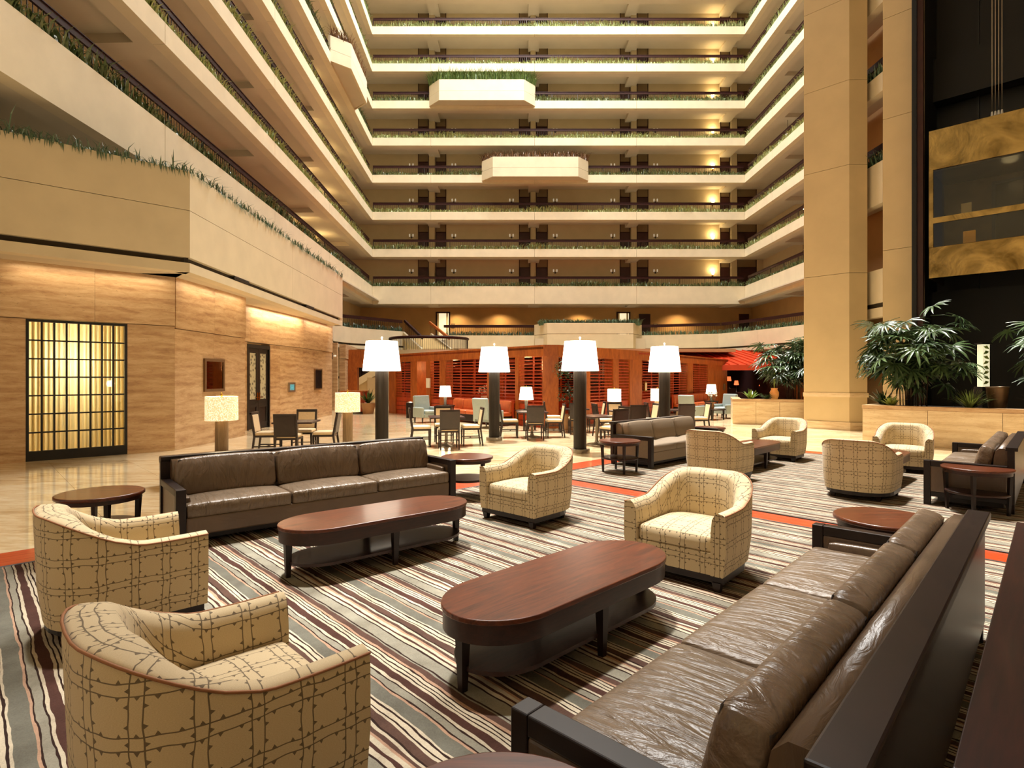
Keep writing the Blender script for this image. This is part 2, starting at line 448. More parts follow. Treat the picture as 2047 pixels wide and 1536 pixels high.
def mirror_art():
    mk('mirror', srgb(120, 108, 90), .03, metal=1)
    mk('screen', srgb(60, 150, 170), .4, .4, 20, emit=(.25, .6, .65), es=.35)
    n = NT('frosted_leaf'); v = n.n('ShaderNodeTexVoronoi'); v.inputs['Scale'].default_value = 9; n.l(n.coord('Object'), v.inputs['Vector'])
    c = n.ramp(v.outputs['Distance'], [(.2, srgb(96, 92, 76)), (.5, srgb(196, 192, 166))])
    M['frosted_leaf'] = n.set(c, .5)
    mk('art_glow', srgb(220, 214, 170), .4, .15, 6, emit=(.9, .85, .55), es=.8)
mirror_art()
# ================================================================ SETTING
A_ = math.radians(43.5)                                     # direction of the carpets and the seating
UA = Vector((math.cos(A_), math.sin(A_), 0)); UB = Vector((-math.sin(A_), math.cos(A_), 0))
def uv2(u, v): p = UA*u+UB*v; return (p.x, p.y)

# ---- floor: stone tiles, the 300 largest in view one by one
floor = struct('floor')
MB().box(-34, 34, -16, 52, -.12, -.012).build('screed', 'concrete_dark', floor)
T = 1.2
tile0 = None; rest = MB(); cells = []
for i in range(-30, 40):
    for j in range(-30, 40):
        cx, cy = uv2((i+.5)*T, (j+.5)*T)
        if -34 < cx < 34 and -16 < cy < 51:
            u, v = (i+.5)*T, (j+.5)*T
            vis = cy > 2 and abs(cx/cy) < 1.0
            hid = (-6 < u < 13 and -4 < v < 6.2)
            cells.append((0 if vis and not hid else 1, cy if cy > 0 else 99-cy, u, v))
cells.sort()
for k, (h, d, u, v) in enumerate(cells):
    if k < 300:
        if tile0 is None:
            tile0 = MB().box(-T/2+.002, T/2-.002, -T/2+.002, T/2-.002, -.012, 0).build('tile', 'floor_stone', floor)
            o = tile0
        else: o = inst(tile0, 'tile', floor, (0,0,0))
        o.location = (*uv2(u, v), 0); o.rotation_euler = (0, 0, A_)
    else:
        a = T/2-.002
        q = [uv2(u+x*a, v+y*a) for x, y in ((-1,-1),(1,-1),(1,1),(-1,1))]
        n = len(rest.v); rest.v += [(p[0], p[1], -.001) for p in q]; rest.f.append((n, n+1, n+2, n+3)); rest.sm.append(False)
rest.build('tile_field', 'floor_stone', floor, kind='stuff')

# ---- wood border strips round the carpets, laid in boards
def border(name, u0, u1, v0, v1, along_u=True):
    s = struct(name); L = (u1-u0) if along_u else (v1-v0); Wd = (v1-v0) if along_u else (u1-u0)
    n = max(1, round(L/2.2)); m = 3
    b0 = None
    for i in range(n):
        for j in range(m):
            l, w = L/n, Wd/m
            if b0 is None: b0 = o = MB().box(-l/2+.001, l/2-.001, -w/2+.001, w/2-.001, 0, .008).build('board', 'border_wood', s)
            else: o = inst(b0, 'board', s, (0,0,0))
            c = ((i+.5)*l, (j+.5)*w)
            p = uv2(u0+c[0], v0+c[1]) if along_u else uv2(u0+c[1], v0+c[0])
            o.location = (*p, 0); o.rotation_euler = (0, 0, A_ if along_u else A_+PI/2)
border('trim_1', -5, 14.1, 6.85, 7.40)
border('trim_2', 6.87, 7.25, -5, 6.85, False)
border('trim_3', 13.6, 14.1, -5, 6.85, False)
def rug(name, label, u0, u1, v0, v1):
    o = MB().box(u0, u1, v0, v1, 0, .014).build(name, 'striped_carpet', rz=A_)
    b = MB().tube([(u0,v0,.012),(u1,v0,.012),(u1,v1,.012),(u0,v1,.012)], .011, 6, True).build('bound_edge', 'piping_dark', o)
    return tag(o, label, 'carpet')
rug('carpet', 'brown, cream and slate striped carpet under the nearest seating group', -5, 6.85, -5, 6.83)
rug('carpet', 'striped carpet under the farther seating group by the palm planter', 7.27, 13.58, -5, 6.83)

# ---- galleries round the atrium
YB = 42.6
XL, XR = -10.35, 17.24
KL, KR = -.0387, .0116                                       # how far the side walls splay per metre of depth
tops = [8.467+2.75*k for k in range(9)]
bots = [7.155]+[t-.58 for t in tops[1:]]
ORD = ['lowest', 'second', 'third', 'fourth', 'fifth', 'sixth', 'seventh', 'eighth', 'ninth']
def frame(p0, sdir, tdir):
    s = Vector((*sdir, 0)).normalized(); t = Vector((*tdir, 0)).normalized()
    return Matrix(((s.x, t.x, 0, p0[0]), (s.y, t.y, 0, p0[1]), (0, 0, 1, 0), (0, 0, 0, 1)))
def blade(mb, p, h, w, ang, lean):
    c, s_ = math.cos(ang), math.sin(ang); x, y, z = p
    px, py = -s_*w/2, c*w/2
    b = (x+c*lean*.35*h, y+s_*lean*.35*h, z+h*.6); t = (x+c*lean*h, y+s_*lean*h, z+h*(1-.3*lean))
    n = len(mb.v)
    mb.v += [(x-px, y-py, z), (x+px, y+py, z), (b[0]+px*.9, b[1]+py*.9, b[2]), (b[0]-px*.9, b[1]-py*.9, b[2]), t]
    mb.f += [(n, n+1, n+2, n+3), (n+3, n+2, n+4)]; mb.sm += [False]*2
FAC = {}
def facade(key, wallname, p0, sdir, tdir, L, joints, beams, levels, wall_t=2.35, plant_s0=0, density=42, where='', smax=None):
    m = frame(p0, sdir, tdir); root = struct(wallname)
    zlo, zhi = 7.40, tops[-1]+1.6
    MB().box(-.0, L, wall_t, wall_t+.2, zlo, zhi).xf(m).build('corridor_wall', 'corridor', root)
    js = [0]+joints+[L]
    for k in levels:
        t, b = tops[k], bots[k]
        for a, c in zip(js[:-1], js[1:]):
            MB().box(a+.008, c-.008, 0, .34, b, t).xf(m).build('fascia_panel', 'concrete', root)
        MB().box(0, L, .03, wall_t, b+.26, t-.28).xf(m).build('gallery_slab', 'soffit', root)
        MB().box(0, L, .34, .8, b, b+.26).xf(m).build('edge_beam', 'soffit', root)
        for s in beams:
            MB().box(s-.42, s+.42, .8, wall_t, b+.0, b+.26).xf(m).build('cross_beam', 'soffit', root)
        # railing
        r = thing('balcony_railing', f'dark wood handrail with thin balusters along the {ORD[k]} gallery up {where}', 'railing')
        MB().box(0, L, .22, .28, t+.58, t+.74).xf(m).build('handrail', 'rail_wood', r)
        MB().box(0, L, .20, .30, t+.74, t+.762).xf(m).build('rail_cap', 'rail_wood', r)
        bm_ = MB(); n = int(L/.14)
        for i in range(n):
            s = (i+.5)*L/n; w = .008
            bm_.box(s-w, s+w, .242, .258, t-.02, t+.6)
        bm_.xf(m).build('balusters', 'iron', r, kind='stuff')
        ps = MB(); n = int(L/1.9)
        for i in range(n+1):
            s = min(L-.02, i*1.9+.02); ps.box(s-.02, s+.02, .23, .27, t-.02, t+.6)
        ps.xf(m).build('posts', 'iron', r, kind='stuff')
        # planting in the trough
        pl = MB(); rnd = random.Random(len(key)*131+k*17+ord(key[0]))
        n = int((L-plant_s0)*density)
        phase = rnd.random()*9
        for i in range(n):
            s = plant_s0+rnd.random()*(L-plant_s0)
            q = .5+.5*math.sin(s*.9+phase)*math.sin(s*.37+phase*2)
            h = (.2+.26*rnd.random())*(.6+.8*q)
            blade(pl, (s, .02+.17*rnd.random(), t-.02), h, .035+.03*rnd.random(), rnd.random()*6.28, .2+.7*rnd.random())
        o = pl.xf(m).build('gallery_planting', 'leaf_gallery')
        tag(o, f'strap-leaf greenery in the trough of the {ORD[k]} gallery up {where}', 'plants', kind='stuff')
    FAC[key] = (m, root)
    return m, root
bb = [-6.02-XL, 1.67-XL, 9.23-XL, 16.6-XL]
facade('back', 'wall_back', (XL, YB), (1, 0), (0, 1), XR-XL, bb[:3], bb, range(9), where='on the back wall', density=85)
LL = 40.0
facade('left', 'wall_left_upper', (XL, YB), (-KL, -1), (-1, -KL), LL, [7.9*i+3.5 for i in range(5)], [7.9*i+3.2 for i in range(5)], range(9), where='on the left side', density=75)
facade('right', 'wall_right_upper', (XR, YB), (-KR, -1), (1, -KR), 22.0, [4.6, 12.4], [4.2, 12.0, 19.8], range(9), where='on the right side', density=80)
# corners of the corridors behind the galleries
for nm, x0, x1 in (('wall_corner_left', XL-2.6, XL), ('wall_corner_right', XR, XR+2.6)):
    c = struct(nm)
    for k in range(9):
        MB().box(x0, x1, YB, YB+2.55, bots[k]+.26, tops[k]-.28).build('gallery_slab', 'soffit', c)
    MB().box(x0, x1, YB+2.35, YB+2.55, 7.4, 34).build('corridor_wall', 'corridor', c)
    xx = (x0-.0, x0+.2) if x0 < 0 else (x1-.2, x1)
    MB().box(xx[0], xx[1], YB-2, YB+2.4, 7.4, 34).build('corridor_wall', 'corridor', c)

# doors along the back corridor
YW = YB+2.35
dx = [(-7.33,-6.5), (-5.96,-5.14), (.547,1.41), (1.88,2.79), (8.42,9.23), (9.74,10.64), (16.26,17.0), (17.56,19.1)]
dn = [0]
def door_n(parts, kids=None):
    dn[0] += 1; s = struct(f'door_{dn[0]}')
    for nm, mb, mt in parts: mb.build(nm, mt, s)
    return s
for k in range(9):
    fz = tops[k]-.28; cz = bots[k+1]+.26 if k < 8 else fz+2.5
    for a, b in dx:
        door_n([('leaf', MB().box(a+.05, b-.05, YW-.03, YW+.02, fz, fz+2.05), 'door'),
                ('frame', MB().box(a, a+.05, YW-.05, YW+.02, fz, cz).box(b-.05, b, YW-.05, YW+.02, fz, cz).box(a+.05, b-.05, YW-.05, YW+.02, fz+2.05, fz+2.12), 'rail_wood'),
                ('transom', MB().box(a+.05, b-.05, YW-.02, YW+.02, fz+2.12, cz), 'transom')])
    for n_, (a, b) in enumerate(((-6.5,-5.96), (1.41,1.88), (9.23,9.74), (17.0,17.56))):
        MB().box(a+.05, b-.05, YW-.22, YW, fz, cz).build('pilaster', 'corridor', FAC['back'][1])
# doors on the right-hand corridor
mr_ = FAC['right'][0]
for k in range(9):
    fz = tops[k]-.28
    for s in (4.0, 5.3, 8.5):
        door_n([('leaf', MB().box(s, s+.95, 2.31, 2.37, fz, fz+2.05).xf(mr_), 'door'),
                ('transom', MB().box(s, s+.95, 2.31, 2.37, fz+2.09, fz+2.4).xf(mr_), 'transom')])
# wall lamps of the back corridor
sx = [-7.85, -4.54, -.04, 3.37, 7.86, 11.2]
PLACE = ['far left', 'second from left', 'third from left', 'third from right', 'second from right', 'far right']
sc0 = None
for k in range(5):
    fz = tops[k]-.28
    for i, x in enumerate(sx):
        lab = f'small twin white candle sconce, {PLACE[i]} of its row, {ORD[k]} back gallery'
        if sc0 is None:
            sc0 = o = thing('wall_sconce', lab, 'sconce', (x, YW, fz+1.75), group='twin sconces of the back galleries')
            MB().box(-.05, .05, -.03, 0, -.12, .02).build('plate', 'iron', o)
            for s in (-.13, .13):
                a = MB().tube([(0, -.02, -.08), (s*.6, -.09, -.1), (s, -.1, -.02)], .012, 5).build('arm', 'iron', o)
                MB().lathe([(.045, 0), (.05, .12), (.045, .2)], 10, s, -.1).build('shade', 'sconce_white', o)
        else: copy_tree(sc0, None, lab, (x, YW, fz+1.75))
# lit lamps at the right end of the back corridor and along the left corridor
def glow_sconce(name, loc, rz, lab, power, group):
    o = thing(name, lab, 'sconce', loc, rz, group)
    MB().box(-.06, .06, -.03, 0, -.22, .1).build('plate', 'brass_trim', o)
    MB().lathe([(.05, -.1), (.1, .0), (.13, .18)], 14, 0, -.15, False).build('shade', 'bulb', o)
    MB().lathe([(.01, -.3), (.03, -.22), (.02, -.16), (.05, -.1)], 10, 0, -.15).build('stem', 'brass_trim', o)
    c = math.cos(rz), math.sin(rz)
    lamp('POINT', 'sconce_light', (loc[0]+.3*math.sin(rz), loc[1]-.3*math.cos(rz), loc[2]+.3), power, (1.0, .74, .36), shadow_soft_size=.1)
    return o
for k in range(8):
    fz = tops[k]-.28
    glow_sconce('glowing_sconce', (15.65, YW, fz+1.62), 0, f'glowing wall sconce near the right corner of the {ORD[k]} back gallery', 34, 'glowing sconces in the right corner')
ml_ = FAC['left'][0]
for k in range(7):
    fz = tops[k]-.28
    for i, yy in enumerate((32.6, 36.6)):
        p = ml_ @ Vector((YB-yy, 2.35, fz+1.65))
        glow_sconce('glowing_sconce', tuple(p), PI/2, f'glowing wall sconce of the {ORD[k]} left gallery, {["nearer", "farther"][i]} of two', 34, 'glowing sconces of the left corridor')
# round globe lamps seen above the right-hand railing
for k, s in ((1, 6.5), (3, 4.2), (5, 7.8), (6, 5.2), (7, 3.5)):
    p = mr_ @ Vector((s, 1.2, tops[k]+1.0))
    o = thing('globe_lamp', f'round white globe lamp behind the railing of the {ORD[k]} right gallery', 'lamp', tuple(p))
    MB().lathe([(.01, .0), (.1, .05), (.15, .15), (.1, .25), (.01, .3)], 14).build('globe', 'shade_small', o)
    MB().tube([(0, 0, .3), (0, 0, 1.3)], .012, 6).build('cord', 'iron', o)

# ---- bay planters hung on the galleries
def bay(m, s0, s1, out, zb, zt, label, plabel, mat, ch=.85, nbl=1500, hb=.55):
    o = thing('bay_planter', label, 'planter')
    z = (zb, zb+(zt-zb)*.46, zt)
    for a, b in ((z[0], z[1]-.012), (z[1], z[2])):
        MB().box(s0+ch, s1-ch, -out, -out+.12, a, b).xf(m).build('front_panel', 'concrete', o)
        for sx0, sx1 in ((s0, s0+ch), (s1, s1-ch)):
            MB().prism([(sx0, 0), (sx1, -out), (sx1, -out+.12), (sx0, .12)], a, b).xf(m).build('side_panel', 'concrete', o)
    MB().prism([(s0+.05, 0), (s0+ch, -out+.06), (s1-ch, -out+.06), (s1-.05, 0)], zb+.06, zb+.14).xf(m).build('bottom', 'soffit', o)
    MB().prism([(s0+.1, 0.02), (s0+ch, -out+.1), (s1-ch, -out+.1), (s1-.1, 0.02)], zt-.2, zt-.08).xf(m).build('soil', 'soil', o)
    pl = MB(); rnd = random.Random(int(s0*10))
    for i in range(nbl):
        s = s0+rnd.random()*(s1-s0); q = min(1, (s-s0)/ch, (s1-s)/ch)
        t = -out*q*rnd.random()+.02
        blade(pl, (s, t, zt-.1), hb*(.6+.6*rnd.random()), .035, rnd.random()*6.28, .2+.6*rnd.random())
    p = pl.xf(m).build('bay_planting', mat); tag(p, plabel, 'plants', kind='stuff')
mb_ = FAC['back'][0]
bay(mb_, -6.13-XL, 1.72-XL, .95, 21.8, 23.3, 'cream bay planter with bright green grass high on the back wall', 'thick bright green grass topping the high bay planter', 'leaf_box', nbl=3200, hb=.95)
bay(mb_, -2.24-XL, 5.65-XL, .95, 16.27, 17.7, 'cream bay planter with withered russet stalks lower on the back wall', 'withered russet stalks topping the lower bay planter', 'leaf_russet', nbl=1100, hb=.7)
bay(ml_, YB-37.2, YB-31.4, .95, 19.0, 20.4, 'cream bay planter hung on the left galleries beside the back corner', 'russet stalks topping the bay planter of the left galleries', 'leaf_russet', nbl=1100, hb=.7)

# ---- mezzanine round the lower atrium
mezz = struct('wall_mezzanine')
ZT, ZBm, ZF = 4.74, 3.79, 4.45
YM = 44.2*K
MB().box(-16, 22, YM, YM+.2, 4.4, 7.5).build('rear_wall', 'corridor_mezz' if 'corridor_mezz' in M else mk('corridor_mezz', srgb(186, 146, 92), .8, .08, .8), mezz)
MB().box(-16, 22, YB, YM, 3.85, 4.45).build('gallery_slab', 'soffit', mezz)
MB().box(-16, 22, YB+.3, YM+.2, 7.42, 7.5).build('soffit', 'soffit', mezz)
MB().box(19.6, 19.8, 18, YM, 4.4, 7.5).build('side_wall', 'corridor_mezz', mezz)
MB().box(XR-.5, 19.8, 20, YB+.4, 7.38, 7.46).build('soffit', 'soffit', mezz)
MB().box(-12.6, -12.4, 4, YM, 0, 7.5).build('side_wall', 'concrete_dark', mezz)
MB().box(-12.5, XL+.5, 4, YB+.4, 7.38, 7.46).build('soffit', 'soffit', mezz)
def wpx(px, old): return ((px-CX)/1080*old, old*K)
def parapet(pts, zt, zb, rail=True, lip=True, gap_planting=None, lab='', wide=.5):
    """run of cream parapet panels along a plan line, with planting, railing behind it, and slab to the wall"""
    r = thing('balcony_railing', f'dark handrail with balusters on the mezzanine {lab}', 'railing') if rail else None
    pl = MB(); rnd = random.Random(len(lab)*7+3)
    bal = MB()
    for (x0, y0), (x1, y1) in zip(pts[:-1], pts[1:]):
        d = Vector((x1-x0, y1-y0, 0)); L = d.length; d.normalize()
        nrm = Vector((-d.y, d.x, 0))
        if nrm.y < 0 and abs(nrm.y) > .3: nrm = -nrm
        if abs(nrm.y) <= .3 and nrm.x*x0 < 0: nrm = -nrm
        m = frame((x0, y0), (d.x, d.y), (nrm.x, nrm.y))
        MB().box(0, L-.006, 0, .25, zb, zt).xf(m).build('parapet_panel', 'concrete', mezz)
        if lip:
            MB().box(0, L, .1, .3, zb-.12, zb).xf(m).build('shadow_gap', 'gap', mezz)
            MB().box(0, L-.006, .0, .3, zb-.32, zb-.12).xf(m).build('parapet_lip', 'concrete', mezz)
        MB().box(-.3, L+.3, .25, 3.6, zb-.1 if not lip else zb-.3, ZF).xf(m).build('gallery_slab', 'soffit', mezz)
        if rail:
            MB().box(-.16, L+.16, .42, .49, zt+.6, zt+.8).xf(m).build('handrail', 'rail_wood', r)
            n = int(L/.15)
            for i in range(n):
                s = (i+.5)*L/n; st = len(bal.v)
                bal.box(s-.008, s+.008, .447, .463, zt-.3, zt+.62).xf(m, st)
        for i in range(int(L*70)):
            s = rnd.random()*L; st = len(pl.v)
            blade(pl, (s, .02+.34*rnd.random(), zt-.03), .18+.3*rnd.random(), .04, rnd.random()*6.28, .2+.6*rnd.random()); pl.xf(m, st)
    if rail: bal.build('balusters', 'iron', r, kind='stuff')
    o = pl.build('mezzanine_planting', 'leaf_ledge'); tag(o, f'strap-leaf greenery on the mezzanine {lab}', 'plants', kind='stuff')
parapet([wpx(890, 39), wpx(1070, 39)], ZT, ZBm, lab='between the stair and the centre planter')
parapet([wpx(1280, 39), wpx(1436, 37.5), wpx(1515, 34.5), wpx(1607, 31), (wpx(1607,31)[0]+.6, 24)], ZT, ZBm, lab='right of the centre planter')
parapet([(-9.4, 30.0), wpx(667, 31), wpx(701.5, 32.8), wpx(809, 35.8)], ZT, ZBm, lab='left of the stair')
# centre planter of the mezzanine
ctr = thing('bay_planter', 'wide cream planter standing out at the centre of the mezzanine', 'planter')
pc = [wpx(1068, 39), (wpx(1094, 37.6)), wpx(1266, 37.6), wpx(1283, 39)]
for (a, b), nm in zip(zip(pc[:-1], pc[1:]), ('side_panel', 'front_panel', 'side_panel')):
    for z0, z1 in ((3.74, 4.72), (4.75, 5.5)):
        d = Vector((b[0]-a[0], b[1]-a[1], 0)); L = d.length; m = frame(a, (d.x, d.y), (-d.y, d.x))
        MB().box(0, L, 0, .15, z0, z1).xf(m).build(nm, 'concrete', ctr)
MB().prism([(pc[0][0]+.3, pc[0][1]), (pc[1][0]+.1, pc[1][1]+.2), (pc[2][0]-.1, pc[2][1]+.2), (pc[3][0]-.3, pc[3][1])], 5.25, 5.4).build('soil', 'soil', ctr)
pl = MB()
for i in range(2000):
    f = random.random(); x = pc[0][0]+.3+f*(pc[3][0]-pc[0][0]-.6); y = pc[1][1]+.2+random.random()*(pc[0][1]-pc[1][1]-.1)
    blade(pl, (x, y, 5.38), .3+.3*random.random(), .04, random.random()*6.28, .3+.6*random.random())
tag(pl.build('mezzanine_planting', 'leaf_ledge'), 'low greenery topping the centre planter of the mezzanine', 'plants', kind='stuff')
MB().box(pc[0][0], pc[3][0], pc[1][1]+.4, YB, 3.7, ZF).build('gallery_slab', 'soffit', mezz)

# doorways and doors of the mezzanine
def lit_doorway(x0, x1):
    z0, z1 = ZF, 6.95
    door_n([('frame', MB().box(x0-.12, x0, YM-.06, YM+.02, z0, z1+.12).box(x1, x1+.12, YM-.06, YM+.02, z0, z1+.12).box(x0, x1, YM-.06, YM+.02, z1, z1+.12), 'rail_wood'),
            ('lit_vestibule', MB().box(x0, x1, YM-.02, YM+.01, z0, z1), 'lit_room'),
            ('jamb', MB().box(x0, x0+.14, YM-.05, YM-.02, z0, z1).box(x1-.2, x1-.06, YM-.05, YM-.02, z0, z1), 'plaster_cream')])
def mx(px): return (px-CX)/1080*44.2
lit_doorway(mx(874), mx(897)); lit_doorway(mx(1235), mx(1257)); lit_doorway(mx(690), mx(711))
for a, b in ((1277, 1300), (1477, 1497)):
    door_n([('leaf', MB().box(mx(a), mx(b), YM-.05, YM+.02, ZF, 6.9), 'door')])
door_n([('leaf', MB().box(19.5, 19.62, 33.5, 34.5, ZF, 6.7), 'door')])
for i, px in enumerate((906, 1310, 1468)):
    o = thing('framed_sign', ['small dark framed notice beside the lit mezzanine doorway', 'small pale framed notice on the mezzanine wall behind the right railing', 'small framed notice near the right end of the mezzanine wall'][i], 'sign', (mx(px), YM-.02, 5.95))
    MB().box(-.16, .16, -.03, 0, -.16, .16).build('frame', 'frame_bronze', o)
    MB().box(-.12, .12, -.035, -.02, -.12, .12).build('sheet', 'plaster_cream' if i else 'transom', o)
for x in (-4.5, -1, 5.5, 13.5):
    lamp('SPOT', 'mezzanine_downlight', (x, YM-1.0, 7.3), 420, (1, .72, .38), spot_size=2.4, spot_blend=.8, shadow_soft_size=.1)

# ---- lower left: stone-clad wall with facets, under a planted ledge
wl = struct('wall_left')
P0, P1, P2 = Vector((-10.06, 11.30, 0)), Vector((-7.85, 13.39, 0)), Vector((-7.80, 16.8, 0))
fd = (P1-P0).normalized(); Pm = P0-fd*7
def clad(a, b, z0, z1, thick, n, name='stone_panel', mat='travertine', out=0.0):
    d = b-a; L = d.length; d = d.normalized(); nr = Vector((-d.y, d.x, 0))     # left of a->b is behind the wall
    m = frame((a.x, a.y), (d.x, d.y), (nr.x, nr.y))
    for i in range(n):
        MB().box(L*i/n+.002, L*(i+1)/n-.002, -out, thick, z0, z1).xf(m).build(name, mat, wl)
    return m, L
s52 = (Vector((-9.78, 11.57, 0))-P0).dot(fd); s258 = (Vector((-8.41, 12.63, 0))-P0).dot(fd)
W0, W1 = P0+fd*s52, P0+fd*s258
clad(Pm, P0+fd*0, 2.9, 4.05, .3, 4, out=.03); clad(P0, P1, 2.9, 4.05, .3, 2, out=.03)
clad(Pm, W0, 0, 2.885, .3, 5); clad(W1, P1, 0, 2.885, .3, 1)
clad(P1, P2, 2.85, 4.05, .3, 2, out=.03); clad(P1, P2, 0, 2.835, .3, 2)
R0, R1, R2 = Vector((-8.6, 16.6, 0)), Vector((-8.15, 22.4, 0)), Vector((-8.2, 26.2, 0))
clad(P2+Vector((-.0, .02, 0)), P2+Vector((-1.2, .1, 0)), 0, 4.05, .25, 1)
rd = (R1-R0).normalized()
def rpt(px):                                              # point of the recessed wall seen at a pixel column
    k = (px-CX)/FPX; t = (R0.x-k*R0.y)/(k*rd.y-rd.x); return R0+rd*t
D0, D1 = rpt(494), rpt(539)
clad(R0, R1, 2.85, 4.3, .3, 3, out=.03)
clad(R0, D0, 0, 2.835, .3, 1); clad(D1, rpt(560), 0, 2.835, .3, 1)
for z0, z1 in ((0, 1.41), (1.415, 2.835)): clad(rpt(560), R1, z0, z1, .3, 1)
clad(R1, R2, 2.85, 4.3, .3, 1, out=.03); clad(R1, R2, 0, 2.835, .3, 2)
clad(R2, R2+Vector((-1.0, .2, 0)), 0, 4.3, .3, 1)
clad(Vector((-10.2, 29.5, 0)), Vector((-9.0, 29.6, 0)), 0, 3.5, .3, 1)
clad(Vector((-9.0, 31, 0)), Vector((-9.6, 36, 0)), 0, 2.7, .3, 1); clad(Vector((-9.0, 31, 0)), Vector((-9.6, 36, 0)), 2.72, 3.5, .3, 1, out=.03)
# ledge
Q0, Q1, Q2 = Vector((-9.3, 9.8*K, 0)), Vector((-7.04, 11.8*K, 0)), Vector((-7.56, 24.1*K, 0))
Qm = Q0-(Q1-Q0).normalized()*7
def ledge(a, b, n):
    d = b-a; L = d.length; d = d.normalized(); nr = Vector((-d.y, d.x, 0)); m = frame((a.x, a.y), (d.x, d.y), (nr.x, nr.y))
    for i in range(n):
        for z0, z1 in ((4.32, 5.34), (5.352, 6.2)):
            MB().box(L*i/n+.004, L*(i+1)/n-.004, 0, .3, z0, z1).xf(m).build('ledge_panel', 'concrete', wl)
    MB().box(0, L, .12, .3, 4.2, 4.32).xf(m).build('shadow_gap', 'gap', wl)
    MB().box(0, L, 0, .3, 4.0, 4.2).xf(m).build('ledge_lip', 'concrete', wl)
    MB().box(.35, L, .3, 3.0, 4.03, 4.4).xf(m).build('ledge_slab', 'soffit', wl)
    MB().box(.35, L-.35, .3, 1.0, 5.9, 6.05).xf(m).build('ledge_soil', 'soil', wl)
    return m, L
m1, L1 = ledge(Qm, Q1, 2); m2, L2 = ledge(Q1, Q2, 2)
nd = Q2-Q1; MB().prism([(Q2.x, Q2.y), (Q2.x-.02, Q2.y-.3), (Q2.x-3, Q2.y-.3), (Q2.x-3, Q2.y)], 4.0, 6.2).build('ledge_panel', 'concrete', wl)
for nm, mm, LLL, dens in (('front', m1, L1, 130), ('side', m2, L2, 110)):
    pl = MB(); rnd = random.Random(5)
    for i in range(int(LLL*dens)):
        s = rnd.random()*LLL; out = rnd.random()
        blade(pl, (s, -.04+.5*out, 6.16), .12+.22*rnd.random()*(1.0+(rnd.random() < .04)*1.2), .016+.012*rnd.random(), rnd.random()*6.28, .3+.8*rnd.random())
    for i in range(int(LLL*25)):
        s = rnd.random()*LLL; h = .1+.1*rnd.random(); n = len(pl.v)
        pl.v += [(s, -.02, 6.2), (s+.02, -.02, 6.2), (s+.01+.05*(rnd.random()-.5), -.05, 6.2-h)]; pl.f.append((n, n+1, n+2)); pl.sm.append(False)
    tag(pl.xf(mm).build('ledge_planting', 'leaf_ledge'), f'grassy greenery spilling over the left ledge, {"front" if nm == "front" else "receding"} run', 'plants', kind='stuff')
# vent grilles in the lip
for i, s in enumerate((2.2, 8.0)):
    o = thing('vent_grille', ['dark vent slot in the ledge above the wall mirror', 'dark vent slot in the ledge above the double door'][i], 'vent')
    MB().box(s, s+.9, -.01, .01, 4.22, 4.31).xf(m2).build('frame', 'gap', o)
    MB().box(s+.02, s+.88, -.014, .0, 4.24, 4.25).box(s+.02, s+.88, -.014, .0, 4.27, 4.28).xf(m2).build('slats', 'iron', o, kind='stuff')
# warm lamps hidden behind the ledge lip, washing the stone
for a, b, e in ((P0, P1, 14), (P1, P2, 16), (D0, R1, 70), (R1, R2, 22)):
    c = (a+b)/2; d = b-a
    nr = Vector((d.y, -d.x, 0)).normalized()
    lamp('AREA', 'cove_light', (c.x+nr.x*.25, c.y+nr.y*.25, 3.98), e, (1.0, .8, .52), (math.radians(0), 0, math.atan2(d.y, d.x)), shape='RECTANGLE', size=d.length*.9, size_y=.08)

# window with black grid, curtain behind it
win = struct('window_1')
wd = W1-W0; WL = wd.length; wd = wd.normalized(); wn = Vector((-wd.y, wd.x, 0)); wm = frame((W0.x, W0.y), (wd.x, wd.y), (wn.x, wn.y))
z0, z1 = .20, 2.885
MB().box(0, WL, .02, .14, 0, z0).xf(wm).build('kick_panel', 'black', win)
MB().box(0, .05, .0, .14, z0, z1).box(WL-.05, WL, .0, .14, z0, z1).box(.05, WL-.05, .0, .14, z1-.05, z1).xf(wm).build('window_frame', 'black', win)
ncol, nrow = 8, 7
xs = [.05+(WL-.1)*i/ncol for i in range(ncol+1)]; zs = [z0+(z1-.05-z0)*j/nrow for j in range(nrow+1)]
for x in xs[1:-1]: MB().box(x-.017, x+.017, .03, .1, z0, z1-.05).xf(wm).build('muntin', 'black', win)
for z in zs[1:-1]: MB().box(.05, WL-.05, .035, .095, z-.015, z+.015).xf(wm).build('muntin', 'black', win)
for i in range(ncol):
    for j in range(nrow):
        MB().box(xs[i]+.017, xs[i+1]-.017, .06, .066, zs[j]+.015, zs[j+1]-.015).xf(wm).build('pane', 'pane_glass', win)
cur = MB(); nn = 160; n = 0
for i in range(nn+1):
    x = -.1+(WL+.2)*i/nn; t = .42+.05*math.sin(i*.9)+.02*math.sin(i*2.3)
    for z in (.05, 2.95): cur.v.append((x, t, z))
for i in range(nn): cur.f.append((2*i, 2*i+2, 2*i+3, 2*i+1)); cur.sm.append(True)
tag(cur.xf(wm).build('curtain', 'curtain'), 'pale sheer curtain hanging behind the black gridded window', 'curtain')
rm = struct('wall_window_room')
MB().box(-1, WL+1, 3.2, 3.3, 0, 3.3).box(-1, -.9, .35, 3.3, 0, 3.3).box(WL+.9, WL+1, .35, 3.3, 0, 3.3).box(-1, WL+1, .35, 3.3, 3.2, 3.3).xf(wm).build('inner_wall', 'plaster_cream', rm)
p = wm @ Vector((WL/2, 1.2, 2.0)); lamp('POINT', 'room_light', tuple(p), 190, (1, .95, .8), shadow_soft_size=.3)

